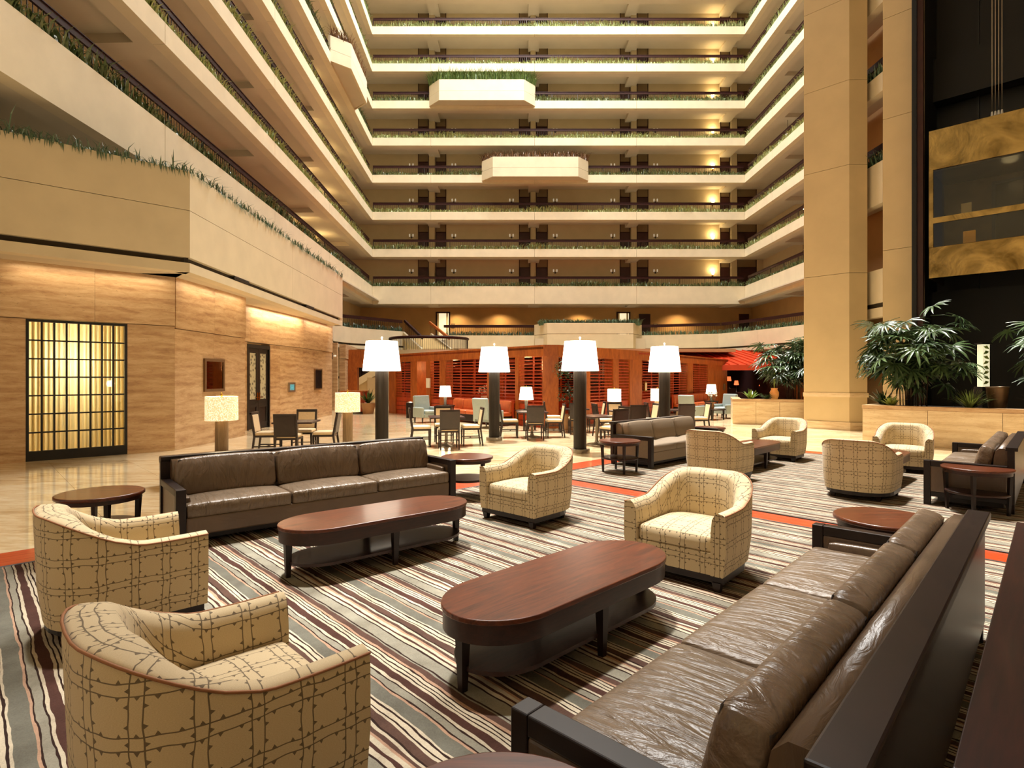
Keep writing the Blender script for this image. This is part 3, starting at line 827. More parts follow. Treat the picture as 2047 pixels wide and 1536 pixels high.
# double door of the recess
dd = D1-D0; DL = dd.length; dd = dd.normalized(); dnn = Vector((-dd.y, dd.x, 0)); dm = frame((D0.x, D0.y), (dd.x, dd.y), (dnn.x, dnn.y))
dn[0] += 1; dbl = struct(f'door_{dn[0]}')
MB().box(0, .07, -.02, .2, 0, 2.78).box(DL-.07, DL, -.02, .2, 0, 2.78).box(.07, DL-.07, -.02, .2, 2.66, 2.78).xf(dm).build('door_frame', 'black', dbl)
for i in range(2):
    a = .07+(DL-.14)/2*i; b = a+(DL-.14)/2
    lf = MB().box(a+.004, a+.13, .02, .07, .02, 2.655).box(b-.13, b-.004, .02, .07, .02, 2.655).box(a+.13, b-.13, .02, .07, .02, .22).box(a+.13, b-.13, .02, .07, .72, .98).box(a+.13, b-.13, .02, .07, 2.5, 2.655).xf(dm).build('door_leaf', 'black', dbl)
    MB().box(a+.13, b-.13, .035, .05, .98, 2.5).xf(dm).build('frosted_pane', 'frosted_leaf', lf)
    MB().box(a+.13, b-.13, .035, .06, .22, .72).xf(dm).build('lower_panel', 'espresso', lf)
    hx = b-.065 if i == 0 else a+.065
    MB().box(hx-.03, hx+.03, .0, .02, .95, 1.2).box(hx-.05 if i else hx-.16, hx+.16 if i else hx+.05, -.04, -.015, 1.03, 1.06).xf(dm).build('handle', 'brass_trim', lf)
# things on the recess wall
def wall_panel(px, py0, py1, wpx_, a, b, name, label, cat, face, frame_m, bw):
    """framed flat thing on the wall line a-b at pixel column px"""
    d = (b-a).normalized(); nr = Vector((-d.y, d.x, 0)); k = (px-CX)/FPX; t = (a.x-k*a.y)/(k*d.y-d.x); p = a+d*t
    h0, h1 = zz(py1, p.y), zz(py0, p.y); w = wpx_/2
    o = thing(name, label, cat, (p.x, p.y, (h0+h1)/2), math.atan2(d.y, d.x)); h = (h1-h0)/2
    MB().box(-w, -w+bw, -.05, 0, -h, h).box(w-bw, w, -.05, 0, -h, h).box(-w+bw, w-bw, -.05, 0, -h, -h+bw).box(-w+bw, w-bw, -.05, 0, h-bw, h).build('frame', frame_m, o)
    MB().box(-w+bw, w-bw, -.03, 0, -h+bw, h-bw).build('face', face, o)
wall_panel(427, 718, 783, .98, P1, P2, 'wall_mirror', 'bronze framed mirror on the stone wall reflecting the red pavilion', 'mirror', 'mirror', 'frame_bronze', .07)
wall_panel(582, 765, 784, .52, R0, R1, 'wall_screen', 'small blue event screen in a grey frame right of the double door', 'screen', 'screen', 'steel', .07)
wall_panel(635, 738, 779, .95, R1, R2, 'wall_picture', 'dark framed picture at the far end of the stone wall', 'picture', 'shaft', 'frame_bronze', .05)
# exit sign and pale door beyond
o = thing('exit_sign', 'small EXIT sign hanging past the end of the stone wall', 'sign', (-9.3, 29.2, zz(712, 29.2)))
MB().box(-.25, .2, -.04, 0, -.16, .16).build('sign_box', 'gap', o)
tc = bpy.data.curves.new('exit_text', 'FONT'); tc.body = 'EXIT'; tc.size = .2; tc.align_x = 'CENTER'; tc.align_y = 'CENTER'; tc.extrude = .004
to = bpy.data.objects.new('tmp', tc); COL.objects.link(to); bpy.context.view_layer.update()
me = bpy.data.meshes.new_from_object(to.evaluated_get(bpy.context.evaluated_depsgraph_get())); bpy.data.objects.remove(to)
to = bpy.data.objects.new('letters', me); COL.objects.link(to); to.parent = o; to.location = (-.02, -.05, 0); to.rotation_euler = (PI/2, 0, 0); me.materials.append(M['exit_red'])
MB().lathe([(.05, -.05), (.09, .0), (.05, .05)], 10, .32, -.05).build('lamp_head', 'sconce_white', o)
door_n([('leaf', MB().box(-10.0, -9.35, 29.42, 29.46, 0, 2.1), 'plaster_cream'), ('frame', MB().box(-9.35, -9.22, 29.4, 29.48, 0, 2.2).box(-10, -9.35, 29.4, 29.48, 2.1, 2.2), 'concrete')])

# ---- right side: piers, lift shaft
def pier(name, a, b, c, joints, ztop=34):
    """45-degree face a-b, frontal face b-c"""
    s = struct(name); js = [.26]+joints+[ztop]
    back = [(c[0]+.0, c[1]+1.2), (a[0]+1.0, a[1]+1.0)]
    for z0, z1 in zip(js[:-1], js[1:]):
        MB().prism([a, b, c]+back, z0+.006, z1-.006).build('pier_panel', 'pier', s)
    MB().prism([(a[0]+.06, a[1]+.06), (b[0], b[1]+.05), (c[0]-.02, c[1]+.05)]+back, 0, ztop).build('pier_core', 'gap', s)
    def grow(g): 
        return [(a[0]-g, a[1]), (b[0], b[1]-g), (c[0]+g, c[1]-g), back[0], back[1]]
    MB().prism(grow(.05), 0, .26).build('stone_base', 'travertine_light', s)
    MB().prism(grow(.03), 1.06, 1.2).build('trim_band', 'travertine_light', s)
    return s
pa, pb_, pc_ = (9.86, 18.25*K), (10.8, 17.3*K), (11.38, 17.3*K)
pier('wall_right_pier_1', pa, pb_, pc_, [1.13, 5.06, 8.53, 11.25, 13.9, 16.65, 19.4])
pier('wall_right_pier_2', (11.5, 16.75*K), (12.22, 16.0*K), (12.235, 16.3*K), [1.13, 5.63, 9.69, 12.8, 15.9, 19])
# galleries seen between the two piers
gp = struct('wall_right_bay')
for k in range(5):
    t, b = tops[k], bots[k]
    MB().box(11.52, 11.8, 17.88, 19.1, b, t).build('fascia_panel', 'concrete', gp)
    MB().box(11.8, 12.5, 18.1, 20.8, b+.2, t-.28).build('gallery_slab', 'soffit', gp)
    r = thing('balcony_railing', f'short handrail between the two piers on the {ORD[k]} gallery up', 'railing')
    MB().box(11.85, 11.92, 18.2, 19.4, t+.54, t+.74).build('handrail', 'rail_wood', r)
    bl = MB()
    for i in range(12): bl.box(11.87, 11.89, 18.2+.1*i, 18.216+.1*i, t-.28, t+.55)
    bl.build('balusters', 'iron', r, kind='stuff')
    pl = MB()
    for i in range(160): blade(pl, (11.56+.25*random.random(), 18.0+1.1*random.random(), t-.02), .22+.3*random.random(), .04, random.random()*6.28, .2+.6*random.random())
    tag(pl.build('gallery_planting', 'leaf_ledge'), f'greenery tuft between the two piers on the {ORD[k]} gallery up', 'plants', kind='stuff')
MB().box(12.6, 12.8, 18.7, 21, 0, 34).build('corridor_wall', 'corridor_mezz', gp)
MB().box(11.3, 12.8, 19.7*K, 19.9*K, 0, 34).build('corridor_wall', 'corridor', gp)
MB().box(11.52, 11.8, 17.88, 19.1, 4.05, 5.1).box(11.52, 11.8, 17.88, 19.1, 3.6, 3.9).build('fascia_panel', 'concrete', gp)
MB().box(11.6, 12.5, 18.0, 20.8, 3.9, 4.05).build('gallery_slab', 'gap', gp)

# lift shaft: plan line of the cab front runs at 45 degrees
sh = struct('wall_right_shaft')
E0 = Vector((11.96, 15.5*K, 0)); ed = Vector((.7, -.714, 0)).normalized(); en = Vector((-ed.y, ed.x, 0)); em = frame((E0.x, E0.y), (ed.x, ed.y), (en.x, en.y))
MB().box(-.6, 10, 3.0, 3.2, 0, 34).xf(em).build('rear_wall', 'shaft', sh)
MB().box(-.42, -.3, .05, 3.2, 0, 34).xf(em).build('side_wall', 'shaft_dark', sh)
MB().box(-.3, -.16, .12, .3, 0, 34).xf(em).build('guide_post', 'door', sh)
for s in (.75, 1.95, 3.2): MB().box(s, s+.05, 2.9, 3.0, 0, 34).xf(em).build('panel_rib', 'black', sh)
MB().box(-.3, 8, 2.5, 2.9, 10.5, 11.9).xf(em).build('shaft_beam', 'shaft', sh)
MB().box(-.3, 8, 2.4, 2.5, 10.5, 10.8).xf(em).build('beam_flange', 'shaft', sh)
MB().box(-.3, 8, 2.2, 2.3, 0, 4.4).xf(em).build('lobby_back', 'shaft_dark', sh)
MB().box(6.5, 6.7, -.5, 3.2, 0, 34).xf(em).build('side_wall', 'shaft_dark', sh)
cab = thing('elevator_cab', 'brass glass-fronted lift cab hanging in the dark shaft', 'elevator')
CW = 3.4
MB().box(0, CW, 0, .08, 7.63, 8.76).box(0, .08, .08, 1.9, 7.63, 8.76).xf(em).build('upper_band', 'brass', cab, bevel=.01)
MB().box(0, CW, 0, .08, 4.54, 5.42).box(0, .08, .08, 1.9, 4.54, 5.42).xf(em).build('lower_band', 'brass', cab, bevel=.01)
MB().box(.0, .1, 0, .1, 5.42, 7.63).box(CW-.1, CW, 0, .1, 5.42, 7.63).xf(em).build('corner_post', 'brass', cab)
MB().box(.1, CW-.1, .0, .05, 6.1, 6.26).xf(em).build('mid_rail', 'brass', cab)
MB().box(.1, CW-.1, .03, .04, 5.42, 6.1).box(.1, CW-.1, .03, .04, 6.26, 7.63).xf(em).build('front_glass', 'pane_glass', cab)
MB().box(.05, CW, 1.8, 1.9, 5.42, 7.63).box(.02, .08, .1, 1.8, 5.42, 7.63).box(CW-.08, CW, .1, 1.8, 5.42, 7.63).xf(em).build('inner_wall', 'cab_wood', cab)
MB().box(1.3, 2.5, 1.74, 1.8, 5.42, 7.35).xf(em).build('cab_door', 'cab_door', cab)
MB().box(1.22, 1.3, 1.72, 1.8, 5.42, 7.43).box(2.5, 2.58, 1.72, 1.8, 5.42, 7.43).box(1.3, 2.5, 1.72, 1.8, 7.35, 7.43).xf(em).build('door_jamb', 'black', cab)
MB().box(.5, .75, 1.76, 1.8, 6.6, 6.95).xf(em).build('notice', 'plaster_cream', cab)
MB().box(.55, .85, 1.75, 1.8, 5.75, 6.1).xf(em).build('button_panel', 'brass_trim', cab)
MB().box(2.75, 3.0, 1.75, 1.8, 5.75, 6.5).xf(em).build('button_panel', 'brass_trim', cab)
MB().box(0.02, CW-.02, .1, 1.85, 5.3, 5.42).xf(em).build('cab_floor', 'gap', cab)
MB().box(0.02, CW-.02, .1, 1.85, 7.6, 7.7).xf(em).build('cab_ceiling', 'cab_wood', cab)
p = em @ Vector((CW/2, .9, 7.4)); lamp('POINT', 'cab_light', tuple(p), 2, (1, .75, .38), shadow_soft_size=.2)
for i in range(4):
    q = em @ Vector((1.35+.07*i, .5, 8.7))
    o = MB().tube([(0, 0, 0), (0, 0, 25)], .01, 5).build('hoist_cable', 'steel', loc=tuple(q))
    tag(o, ['leftmost of four', 'second of four', 'third of four', 'rightmost of four'][i]+' steel hoist cables above the lift cab', 'cable', 'hoist cables of the lift')
    MB().lathe([(.02, .12), (.035, .2), (.02, .34)], 8).build('socket', 'white_plastic', o)
# unseen roof added to shape the sunlight; its opening places the sun patch
rfs = struct('ceiling_sun_mask')
for x0, x1, y0, y1 in ((-16, -8, -16, 52), (9.4, 24, -16, 52), (-8, 9.4, -16, 10.5), (-8, 9.4, 40.2, 52)):
    MB().box(x0, x1, y0, y1, 38.0, 38.3).build('sun_mask_slab', 'concrete_dark', rfs)
# enclosing walls of the hall outside the frame
w = struct('wall_front'); MB().box(-30, 30, -14.4, -14, 0, 38).build('plain_wall', 'concrete', w)
w = struct('wall_right'); MB().box(21.6, 22, -14, 50, 0, 38).build('plain_wall', 'concrete', w)
# ================================================================ PAVILION, STAIR, PLANTERS
def xy(px, old): return Vector(((px-CX)/1080*old, old*K, 0))
pv = thing('restaurant_pavilion', 'red cedar pavilion with louvred screens and wide wooden beams behind the lamps', 'pavilion')
ZP0, ZP1 = 2.42, 2.80
c0 = [xy(812, 24.75), Vector((1.05, 18.15*K, 0)), Vector((1.55, 18.15*K, 0)), Vector((5.2, 22.2*K, 0)), Vector((13.2, 33*K, 0))]
c0[0] = c0[1]+(c0[0]-c0[1])*1.18
segs = []
for a, b in zip(c0[:-1], c0[1:]):
    d = b-a; L = d.length; d = d.normalized(); nr = Vector((-d.y, d.x, 0))
    segs.append((a, d, nr, L, frame((a.x, a.y), (d.x, d.y), (nr.x, nr.y))))
def s_at(seg, px):
    a, d = seg[0], seg[1]; k = (px-CX)/FPX; return (a.x-k*a.y)/(k*d.y-d.x)
for i, sg in enumerate(segs):
    n = 3 if sg[3] > 4 else 1
    for j in range(n):
        MB().box(sg[3]*j/n+.004, sg[3]*(j+1)/n-.004, 0, .5, ZP0, ZP1).xf(sg[4]).build('beam', 'cedar', pv)
def post(si, p0, p1, depth=.35, z1=ZP0, mat='cedar'):
    a, b = sorted((s_at(segs[si], p0), s_at(segs[si], p1)))
    MB().box(a, b, .04, .04+depth, 0, z1).xf(segs[si][4]).build('post', mat, pv)
def louvre(si, p0, p1, zlow=.78, mull=0, tt=.12):
    sg = segs[si]; a, b = sorted((s_at(sg, p0), s_at(sg, p1)))
    MB().box(a, b, tt-.02, tt+.08, 0, zlow).xf(sg[4]).build('low_panel', 'cedar_red', pv)
    for j in range(1, 4): MB().box(a, b, tt-.028, tt-.02, zlow*j/4-.008, zlow*j/4+.008).xf(sg[4]).build('panel_groove', 'dark_red', pv)
    z = zlow+.1
    while z < ZP0-.03:
        MB().box(a, b, tt-.03, tt+.03, z-.016, z+.016).xf(sg[4]).build('slat', 'cedar_red', pv); z += .118
    for j in range(1, mull+1):
        x = a+(b-a)*j/(mull+1); MB().box(x-.025, x+.025, tt+.03, tt+.07, zlow, ZP0).xf(sg[4]).build('mullion', 'cedar_red', pv)
post(0, 776, 789); louvre(0, 789, 817, mull=1); post(0, 819, 832, .5); post(0, 850, 858, .2); louvre(0, 858, 877); post(0, 877, 888, .4)
louvre(0, 888, 972, mull=2); post(0, 972, 980, .3); louvre(0, 980, 1028, mull=1); post(0, 1028, 1034, .3); louvre(0, 1034, 1086, mull=1)
MB().box(-.02, .52, .03, .5, 0, ZP0).xf(segs[1][4]).build('corner_post', 'cedar', pv)
post(2, 1172, 1182, .4); louvre(2, 1182, 1228, mull=1); post(2, 1228, 1239, .4); louvre(2, 1239, 1261); post(2, 1261, 1285, .6)
louvre(3, 1288, 1330, mull=1); post(3, 1330, 1340, .3); louvre(3, 1340, 1376, mull=2); post(3, 1376, 1387, .4); louvre(3, 1388, 1417, mull=1); post(3, 1417, 1455, .8)
# pavilion roof deck, inner screen and floor
MB().prism([(c0[0].x, c0[0].y), (c0[1].x, c0[1].y), (c0[3].x, c0[3].y), (c0[4].x, c0[4].y), (8, 41), (-4, 40)][::1], 2.66, 2.74).build('roof_deck', 'cedar_red', pv)
for (x0, y0), (x1, y1) in (((-6.2, 31), (-.5, 27.5)), ((-.5, 27.5), (3.5, 29.5)), ((3.5, 29.5), (9.5, 37))):
    d = Vector((x1-x0, y1-y0, 0)); m = frame((x0, y0), (d.x, d.y), (-d.y, d.x)); L = d.length
    MB().box(0, L, 0, .1, 0, .9).xf(m).build('inner_panel', 'cedar_red', pv)
    MB().box(0, L, .6, .7, 0, 2.66).xf(m).build('inner_wall', 'dark_red', pv)
    for j in range(14): MB().box(0, L, 0, .05, .98+.12*j, 1.02+.12*j).xf(m).build('slat', 'cedar_red', pv)
    for j in range(5): MB().box(L*j/4-.05, L*j/4+.05, .05, .15, 0, 2.66).xf(m).build('post', 'cedar', pv)
for p, e in (((-2.6, 25.3, 2.2), 70), ((.6, 22.8, 2.2), 60), ((3.6, 25.0, 2.2), 70), ((8.0, 33, 2.2), 80), ((1.2, 19.9, 2.2), 25)):
    lamp('POINT', 'pavilion_light', p, e, (1.0, .52, .2), shadow_soft_size=.2)
# notices on the posts
for i, (si, px, py, w, h) in enumerate(((0, 856, 766, .26, .42), (2, 1290, 773, .24, .42), (3, 1448, 774, .3, .4))):
    if i == 1: si = 3
    s = s_at(segs[si], px); p = segs[si][4] @ Vector((s, .03, 0)); z = zz(py, p.y)
    o = thing('notice_board', ['small white notice box on the left post of the pavilion', 'small gold notice panel beside the pavilion column', 'small grey notice panel on the right end of the pavilion'][i], 'sign', (p.x, p.y, z), math.atan2(segs[si][1].y, segs[si][1].x))
    MB().box(-w/2, w/2, -.06, .0, -h/2, h/2).build('case', ['white_plastic', 'brass_trim', 'frame_bronze'][i], o)
    MB().box(-w*.36, w*.36, -.066, -.05, -h*.38, h*.38).build('sheet', ['white_plastic', 'seat_cream', 'transom'][i], o)

# ---- stair with curved landing
stair = thing('staircase', 'cream stair dropping from the mezzanine to a round landing', 'staircase')
LC = Vector((-5.36, 35*K, 0)); ZL = 3.4; R = 2.5
arc = [(LC.x+R*math.cos(a), LC.y+R*math.sin(a)*.9) for a in [PI+PI*i/32 for i in range(33)]]
MB().prism(arc+[(LC.x+R, LC.y+1.2), (LC.x-R, LC.y+1.2)], ZL-.3, ZL).build('landing', 'concrete', stair)
MB().prism([(LC.x+(p[0]-LC.x)*.92, LC.y+(p[1]-LC.y)*.92) for p in arc]+[(LC.x+R*.9, LC.y+1.2), (LC.x-R*.9, LC.y+1.2)], ZL-.55, ZL-.3).build('landing_soffit', 'soffit', stair)
SL = [Vector((-7.1, 38.1, 5.45)), Vector((-5.59, 36.0, 4.17))]     # the two sloping rails, top to foot
SR = [Vector((-5.6, 39.1, 5.45)), Vector((-4.0, 36.9, 4.2))]
n = 7
for i in range(n):
    f = (n-i)/n; a_, b_ = SL[0].lerp(SL[1], f), SR[0].lerp(SR[1], f)
    MB().prism([(a_.x, a_.y), (b_.x, b_.y), (SR[0].x, SR[0].y), (SL[0].x, SL[0].y)], ZL+i*.15, ZL+(i+1)*.15).build('step', 'plaster_cream', stair)
for p, q in (SL, SR):
    d = Vector((-.07, -.05, 0)) if p is SL[0] else Vector((.07, .05, 0))
    MB().bar(p+d-Vector((0,0,.95)), q+d-Vector((0,0,.85)), .14, .42).build('stringer', 'concrete', stair)
sr = thing('stair_railing', 'dark curved railing round the stair landing with sloping handrails behind', 'railing')
cap = [(p[0], p[1], ZL+.78) for p in arc]
MB().tube(cap, .09, 8).build('curved_handrail', 'rail_wood', sr)
bl = MB()
for i in range(66):
    a = PI+PI*i/65; x, y = LC.x+R*math.cos(a), LC.y+R*.9*math.sin(a); bl.box(x-.012, x+.012, y-.012, y+.012, ZL, ZL+.76)
bl.build('balusters', 'iron', sr, kind='stuff')
for (p, q), mt in ((SL, 'rail_wood'), (SR, 'cedar')):
    MB().bar(p, q, .12, .16).build('sloping_handrail', mt, sr)
    bl = MB()
    for i in range(18):
        c = p+(q-p)*((i+.5)/18); bl.box(c.x-.01, c.x+.01, c.y-.01, c.y+.01, c.z-.8, c.z)
    bl.build('balusters', 'iron', sr, kind='stuff')
lo = thing('lower_stair', 'lower stair flight with cream side wall left of the pavilion', 'staircase')
for i in range(14): MB().box(-11.2+i*.26, -7.4, 36.0, 37.4, i*.22, (i+1)*.22).build('step', 'plaster_cream', lo)
MB().bar((-11.0, 35.9, .6), (-8.0, 35.9, 2.35), .14, .4).build('side_wall', 'plaster_cream', lo)
MB().bar((-11.0, 35.9, 1.6), (-8.4, 35.9, 3.1), .08, .12).build('handrail', 'rail_wood', lo)
bl = MB()
for i in range(26):
    f = (i+.5)/26; x = -11+2.6*f; z = .75+1.5*f; bl.box(x-.012, x+.012, 35.89, 35.91, z, z+.85)
bl.build('balusters', 'iron', lo, kind='stuff')
MB().box(-9.0, -7.4, 35.8, 36.0, 0, 1.7).build('stair_base', 'concrete_dark', lo)

# ---- ground floor behind: wood wall, restaurant
wg = struct('wall_ground')
MB().box(-16, 22, 46.0, 46.2, 0, 4).build('rear_wall', 'dark_red', wg)
MB().box(-9.15, -8.6, 30*K, 30*K+.4, 0, 2.26).build('wood_pier', 'cedar', wg)
MB().box(-9.15, -6.6, 30*K, 30*K+.5, 2.26, 3.25).build('wood_beam', 'cedar', wg)
MB().box(-6.6, 14, 33.8*K, 44.5, 3.3, 3.5).build('lower_soffit', 'concrete_dark', wg)
MB().box(17.4, 17.6, 20, 46, 0, 4).build('side_wall', 'dark_red', wg)
o = thing('service_counter', 'low red panelled counter standing left of the first tall lamp', 'counter', (-7.55, 27.6))
MB().box(-.55, .55, -.35, .35, .08, 1.02).build('body', 'cedar_red', o); MB().box(-.6, .6, -.4, .4, 1.02, 1.07).build('top', 'cedar', o); MB().box(-.5, .5, -.3, .3, 0, .08).build('plinth', 'espresso', o)
for j in range(5): MB().box(-.54+.22*j, -.53+.22*j, -.36, -.35, .1, 1.0).build('groove', 'dark_red', o)
# red metal roof
rf = thing('metal_roof', 'bright red standing-seam roof over the restaurant entrance', 'roof')
ex0, ex1 = (9.5, 34.8), (17.3, 33.4)
def rp(f, g):                                                # f along the eave, g up the slope
    x = ex0[0]+(ex1[0]-ex0[0])*f; y = ex0[1]+(ex1[1]-ex0[1])*f
    return Vector((x-1.6*g*(f-.3)-.3*g, y+4.2*g, 2.45+1.02*g))
r_ = MB(); a, b, c, d = rp(0,0), rp(1,0), rp(1,1), rp(0,1)
dz = Vector((0,0,.06)); r_.add([a,b,c,d,a-dz,b-dz,c-dz,d-dz], [(0,1,2,3),(7,6,5,4),(0,4,5,1),(1,5,6,2),(2,6,7,3),(3,7,4,0)])
r_.build('roof_sheet', 'red_roof', rf)
for j in range(17):
    f = j/16; MB().bar(rp(f,0)+Vector((0,0,.03)), rp(f,1)+Vector((0,0,.03)), .05, .07).build('seam', 'red_roof', rf)
MB().bar(rp(0,0)-Vector((0,0,.16)), rp(1,0)-Vector((0,0,.16)), .14, .32).build('eave_board', 'red_roof', rf)
MB().box(9.5, 9.9, 35.2, 35.6, 0, 2.4).build('support', 'cedar', rf); MB().box(16.9, 17.3, 34, 34.4, 0, 2.4).build('support', 'cedar', rf)
for i, (px, py, d_) in enumerate(((1472, 770, 37), (1522, 772, 38), (1457, 762, 36))):
    x = (px-CX)/FPX*d_*K; o = thing('table_lamp', ['bright red-shaded lamp glowing in the dark restaurant entrance', 'red lamp glowing behind the rear planter', 'dim red lamp at the pavilion corner'][i], 'lamp', (x, d_*K, zz(py, d_*K)-.5))
    MB().lathe([(.16, .5), (.11, .8)], 16, caps=False).build('lamp_shade', 'red_glow', o); MB().lathe([(.1, 0), (.09, .03), (.02, .06), (.03, .3), (.015, .5)], 12).build('lamp_base', 'black', o)
    MB().box(-.35, .35, -.35, .35, -zz(py, d_*K)+.5, -.0).build('stand', 'dark_red', o)
lamp('POINT', 'entrance_light', (15.6, 38.5, 2.0), 40, (1, .4, .15), shadow_soft_size=.2)

# ---- stone planters
def planter(name, a, d, L, depth, h, n, label):
    a = Vector((*a, 0)); d = Vector((*d, 0)).normalized(); nr = Vector((-d.y, d.x, 0)); m = frame((a.x, a.y), (d.x, d.y), (nr.x, nr.y))
    o = thing(name, label, 'planter')
    for i in range(n): MB().box(L*i/n+.004, L*(i+1)/n-.004, 0, .12, 0, h-.1).xf(m).build('stone_panel', 'travertine_light', o)
    MB().box(0, .12, .125, depth, 0, h-.1).xf(m).build('end_panel', 'travertine_light', o)
    MB().box(L-.12, L, .125, depth, 0, h-.1).xf(m).build('end_panel', 'travertine_light', o)
    MB().box(0, L, depth-.1, depth, 0, h-.1).xf(m).build('rear_panel', 'travertine_light', o)
    MB().box(-.01, L+.01, -.015, .3, h-.095, h).box(-.01, .3, .3, depth+.01, h-.095, h).xf(m).build('coping', 'travertine', o)
    MB().box(.13, L-.13, .14, depth-.11, h-.3, h-.07).xf(m).build('soil', 'soil', o)
    return m
pa1 = fl(1464.7, 848); pb1 = fl(1606, 851.5)
mp1 = planter('stone_planter', pa1, (pb1[0]-pa1[0], pb1[1]-pa1[1]), 2.35, 2.3, .92, 3, 'pale stone planter left of the tall pier, palm growing out of it')
pa2 = fl(1724, 885)
mp2 = planter('stone_planter', pa2, (1, -1.0), 8.4, 2.4, .985, 6, 'long stone planter along the right side in front of the lift')

# ---- fan palms
def frond_mesh(seed, nl=10, Lf=.40):
    r = random.Random(seed); mb = MB()
    mb.tube([(-.5, 0, -.16), (-.25, 0, -.04), (0, 0, 0)], .006, 4)
    for i in range(nl):
        a = math.radians(-105+210*i/(nl-1))+r.uniform(-.06, .06); l = Lf*(.8+.25*math.cos(a*.6))*r.uniform(.9, 1.1); w = .026*r.uniform(.85, 1.2)
        dr = r.uniform(.12, .3); n = len(mb.v); c, s = math.cos(a), math.sin(a)
        for f, ww, z in ((.03, .35, 0), (.35, 1, .015), (.75, .85, -dr*.35*l), (1.0, .12, -dr*l*1.1)):
            x, y = c*l*f, s*l*f
            mb.v += [(x-s*-w*ww, y-c*w*ww, z+.006), (x, y, z-.004), (x-s*w*ww, y+c*w*ww, z+.006)]
        for k in range(3):
            q = n+3*k; mb.f += [(q, q+3, q+4, q+1), (q+1, q+4, q+5, q+2)]; mb.sm += [True, True]
    return mb
FR = [frond_mesh(i, 9+i % 3).build('frond', 'leaf_palm') for i in range(4)]
def palm(x, y, z0, label, zc0, zc1, R, nst, nfr, seed, squash=1.0, lean=(0, 0)):
    rnd = random.Random(seed); o = thing('fan_palm', label, 'palm', (x, y, z0))
    ends = []
    for i in range(nst):
        a = rnd.random()*6.28; r0 = .3*math.sqrt(rnd.random()); r1 = R*.55*math.sqrt(rnd.random()); h = zc0+(zc1-zc0)*rnd.uniform(.25, .85)-z0
        p0 = (r0*math.cos(a), r0*math.sin(a), -.05); p1 = (r0*1.1*math.cos(a), r0*1.1*math.sin(a), h*.5); p2 = (r1*math.cos(a)+lean[0], r1*math.sin(a)+lean[1], h)
        MB().tube([p0, p1, p2], .016, 5, r1=.009).build('stem', 'trunk', o); ends.append((p1, p2))
    for i in range(nfr):
        e = ends[i % nst]; f = rnd.uniform(.35, 1.15)
        base = Vector(e[0]).lerp(Vector(e[1]), f)
        az = rnd.random()*6.28; el = rnd.uniform(-.5, .85)
        d = Vector((math.cos(az)*math.cos(el), math.sin(az)*math.cos(el), math.sin(el)))
        tip = base+d*rnd.uniform(.35, .8)*(R/1.3)
        sc = rnd.uniform(.85, 1.3)
        q = inst(FR[rnd.randrange(4)], 'frond', o, tip, (rnd.uniform(-.5, .5), rnd.uniform(-.1, .75)-el*.4, az), (sc, sc, sc))
palm(10.45, 15.0, .9, 'large fan palm in the long right planter in front of the piers', 1.45, 3.2, 1.3, 22, 140, 3)
palm(10.3, 20.9, .85, 'fan palm in the rear planter half hidden by the tall pier', 1.45, 3.05, 1.25, 22, 160, 4)
palm(13.05, 13.3, .9, 'fan palm at the right edge reaching in over the planter', 1.5, 3.9, 1.4, 16, 130, 6)
for f in FR: bpy.data.objects.remove(f)
def tuft(name, x, y, z, label, n, h, w, mat, spread=.8, pot=None, seed=1, kind_mat=None):
    rnd = random.Random(seed); o = thing(name, label, 'plant', (x, y, z)); h0 = 0
    if pot:
        MB().lathe([(pot*.7, 0), (pot, pot*1.4), (pot*1.05, pot*1.45), (pot*.9, pot*1.45), (pot*.85, pot*1.3)], 16).build('pot', 'pot_tan', o); h0 = pot*1.3
    mb = MB()
    for i in range(n):
        a = rnd.random()*6.28; ln = spread*rnd.uniform(.3, 1.1); l = h*rnd.uniform(.7, 1.1); k = len(mb.v); c, s = math.cos(a), math.sin(a)
        for f in (0, .3, .65, 1):
            rr = l*(ln*f*.9); zz_ = l*(f-ln*.45*f*f); ww = w*(.6 if f == 0 else 1 if f < .6 else .75 if f < 1 else .08)
            mb.v += [(c*rr-s*ww, s*rr+c*ww, h0+zz_), (c*rr+s*ww, s*rr-c*ww, h0+zz_)]
        for j in range(3): q = k+2*j; mb.f.append((q, q+2, q+3, q+1)); mb.sm.append(True)
    mb.build('leaves', mat, o, kind='stuff')
    return o
tuft('leafy_plant', 8.75, 21.1, .85, 'light green leafy plant at the left end of the rear planter', 26, .5, .035, 'leaf_light', .9, seed=3)
tuft('leafy_plant', 9.85, 14.95, .92, 'light green leafy plant at the left end of the long planter', 30, .42, .035, 'leaf_light', 1.1, seed=4)
tuft('low_plant', 9.3, 21.0, .85, 'low dark leafy plant beneath the rear palm', 50, .4, .025, 'leaf_palm', 1.2, seed=5)
tuft('spiky_plant', 10.95, 13.75, .9, 'round spiky green plant right of the large palm', 120, .62, .012, 'leaf_spiky', 1.1, seed=6)
tuft('spiky_plant', 12.05, 13.0, .9, 'wispy dark spiky plant right of the bronze pot', 60, .6, .01, 'leaf_russet', 1.0, seed=7)
tuft('low_plant', 10.0, 15.5, .92, 'dark undergrowth beside the stems of the large palm', 60, .55, .025, 'leaf_palm', 1.1, seed=8)
tuft('potted_fern', -6.75, 27.0, .0, 'leafy fern in a tan pot behind the first tall lamp', 60, .8, .03, 'leaf_box', 1.1, pot=.35, seed=9)
o = thing('bronze_pot', 'tall bronze pot standing in the long right planter', 'pot', (11.6, 13.75, .92))
MB().lathe([(.17, 0), (.22, .52), (.23, .56), (.2, .56), (.19, .4)], 24).build('body', 'pot_bronze', o); MB().lathe([(.18, .44), (.01, .45)], 20).build('soil', 'soil', o)
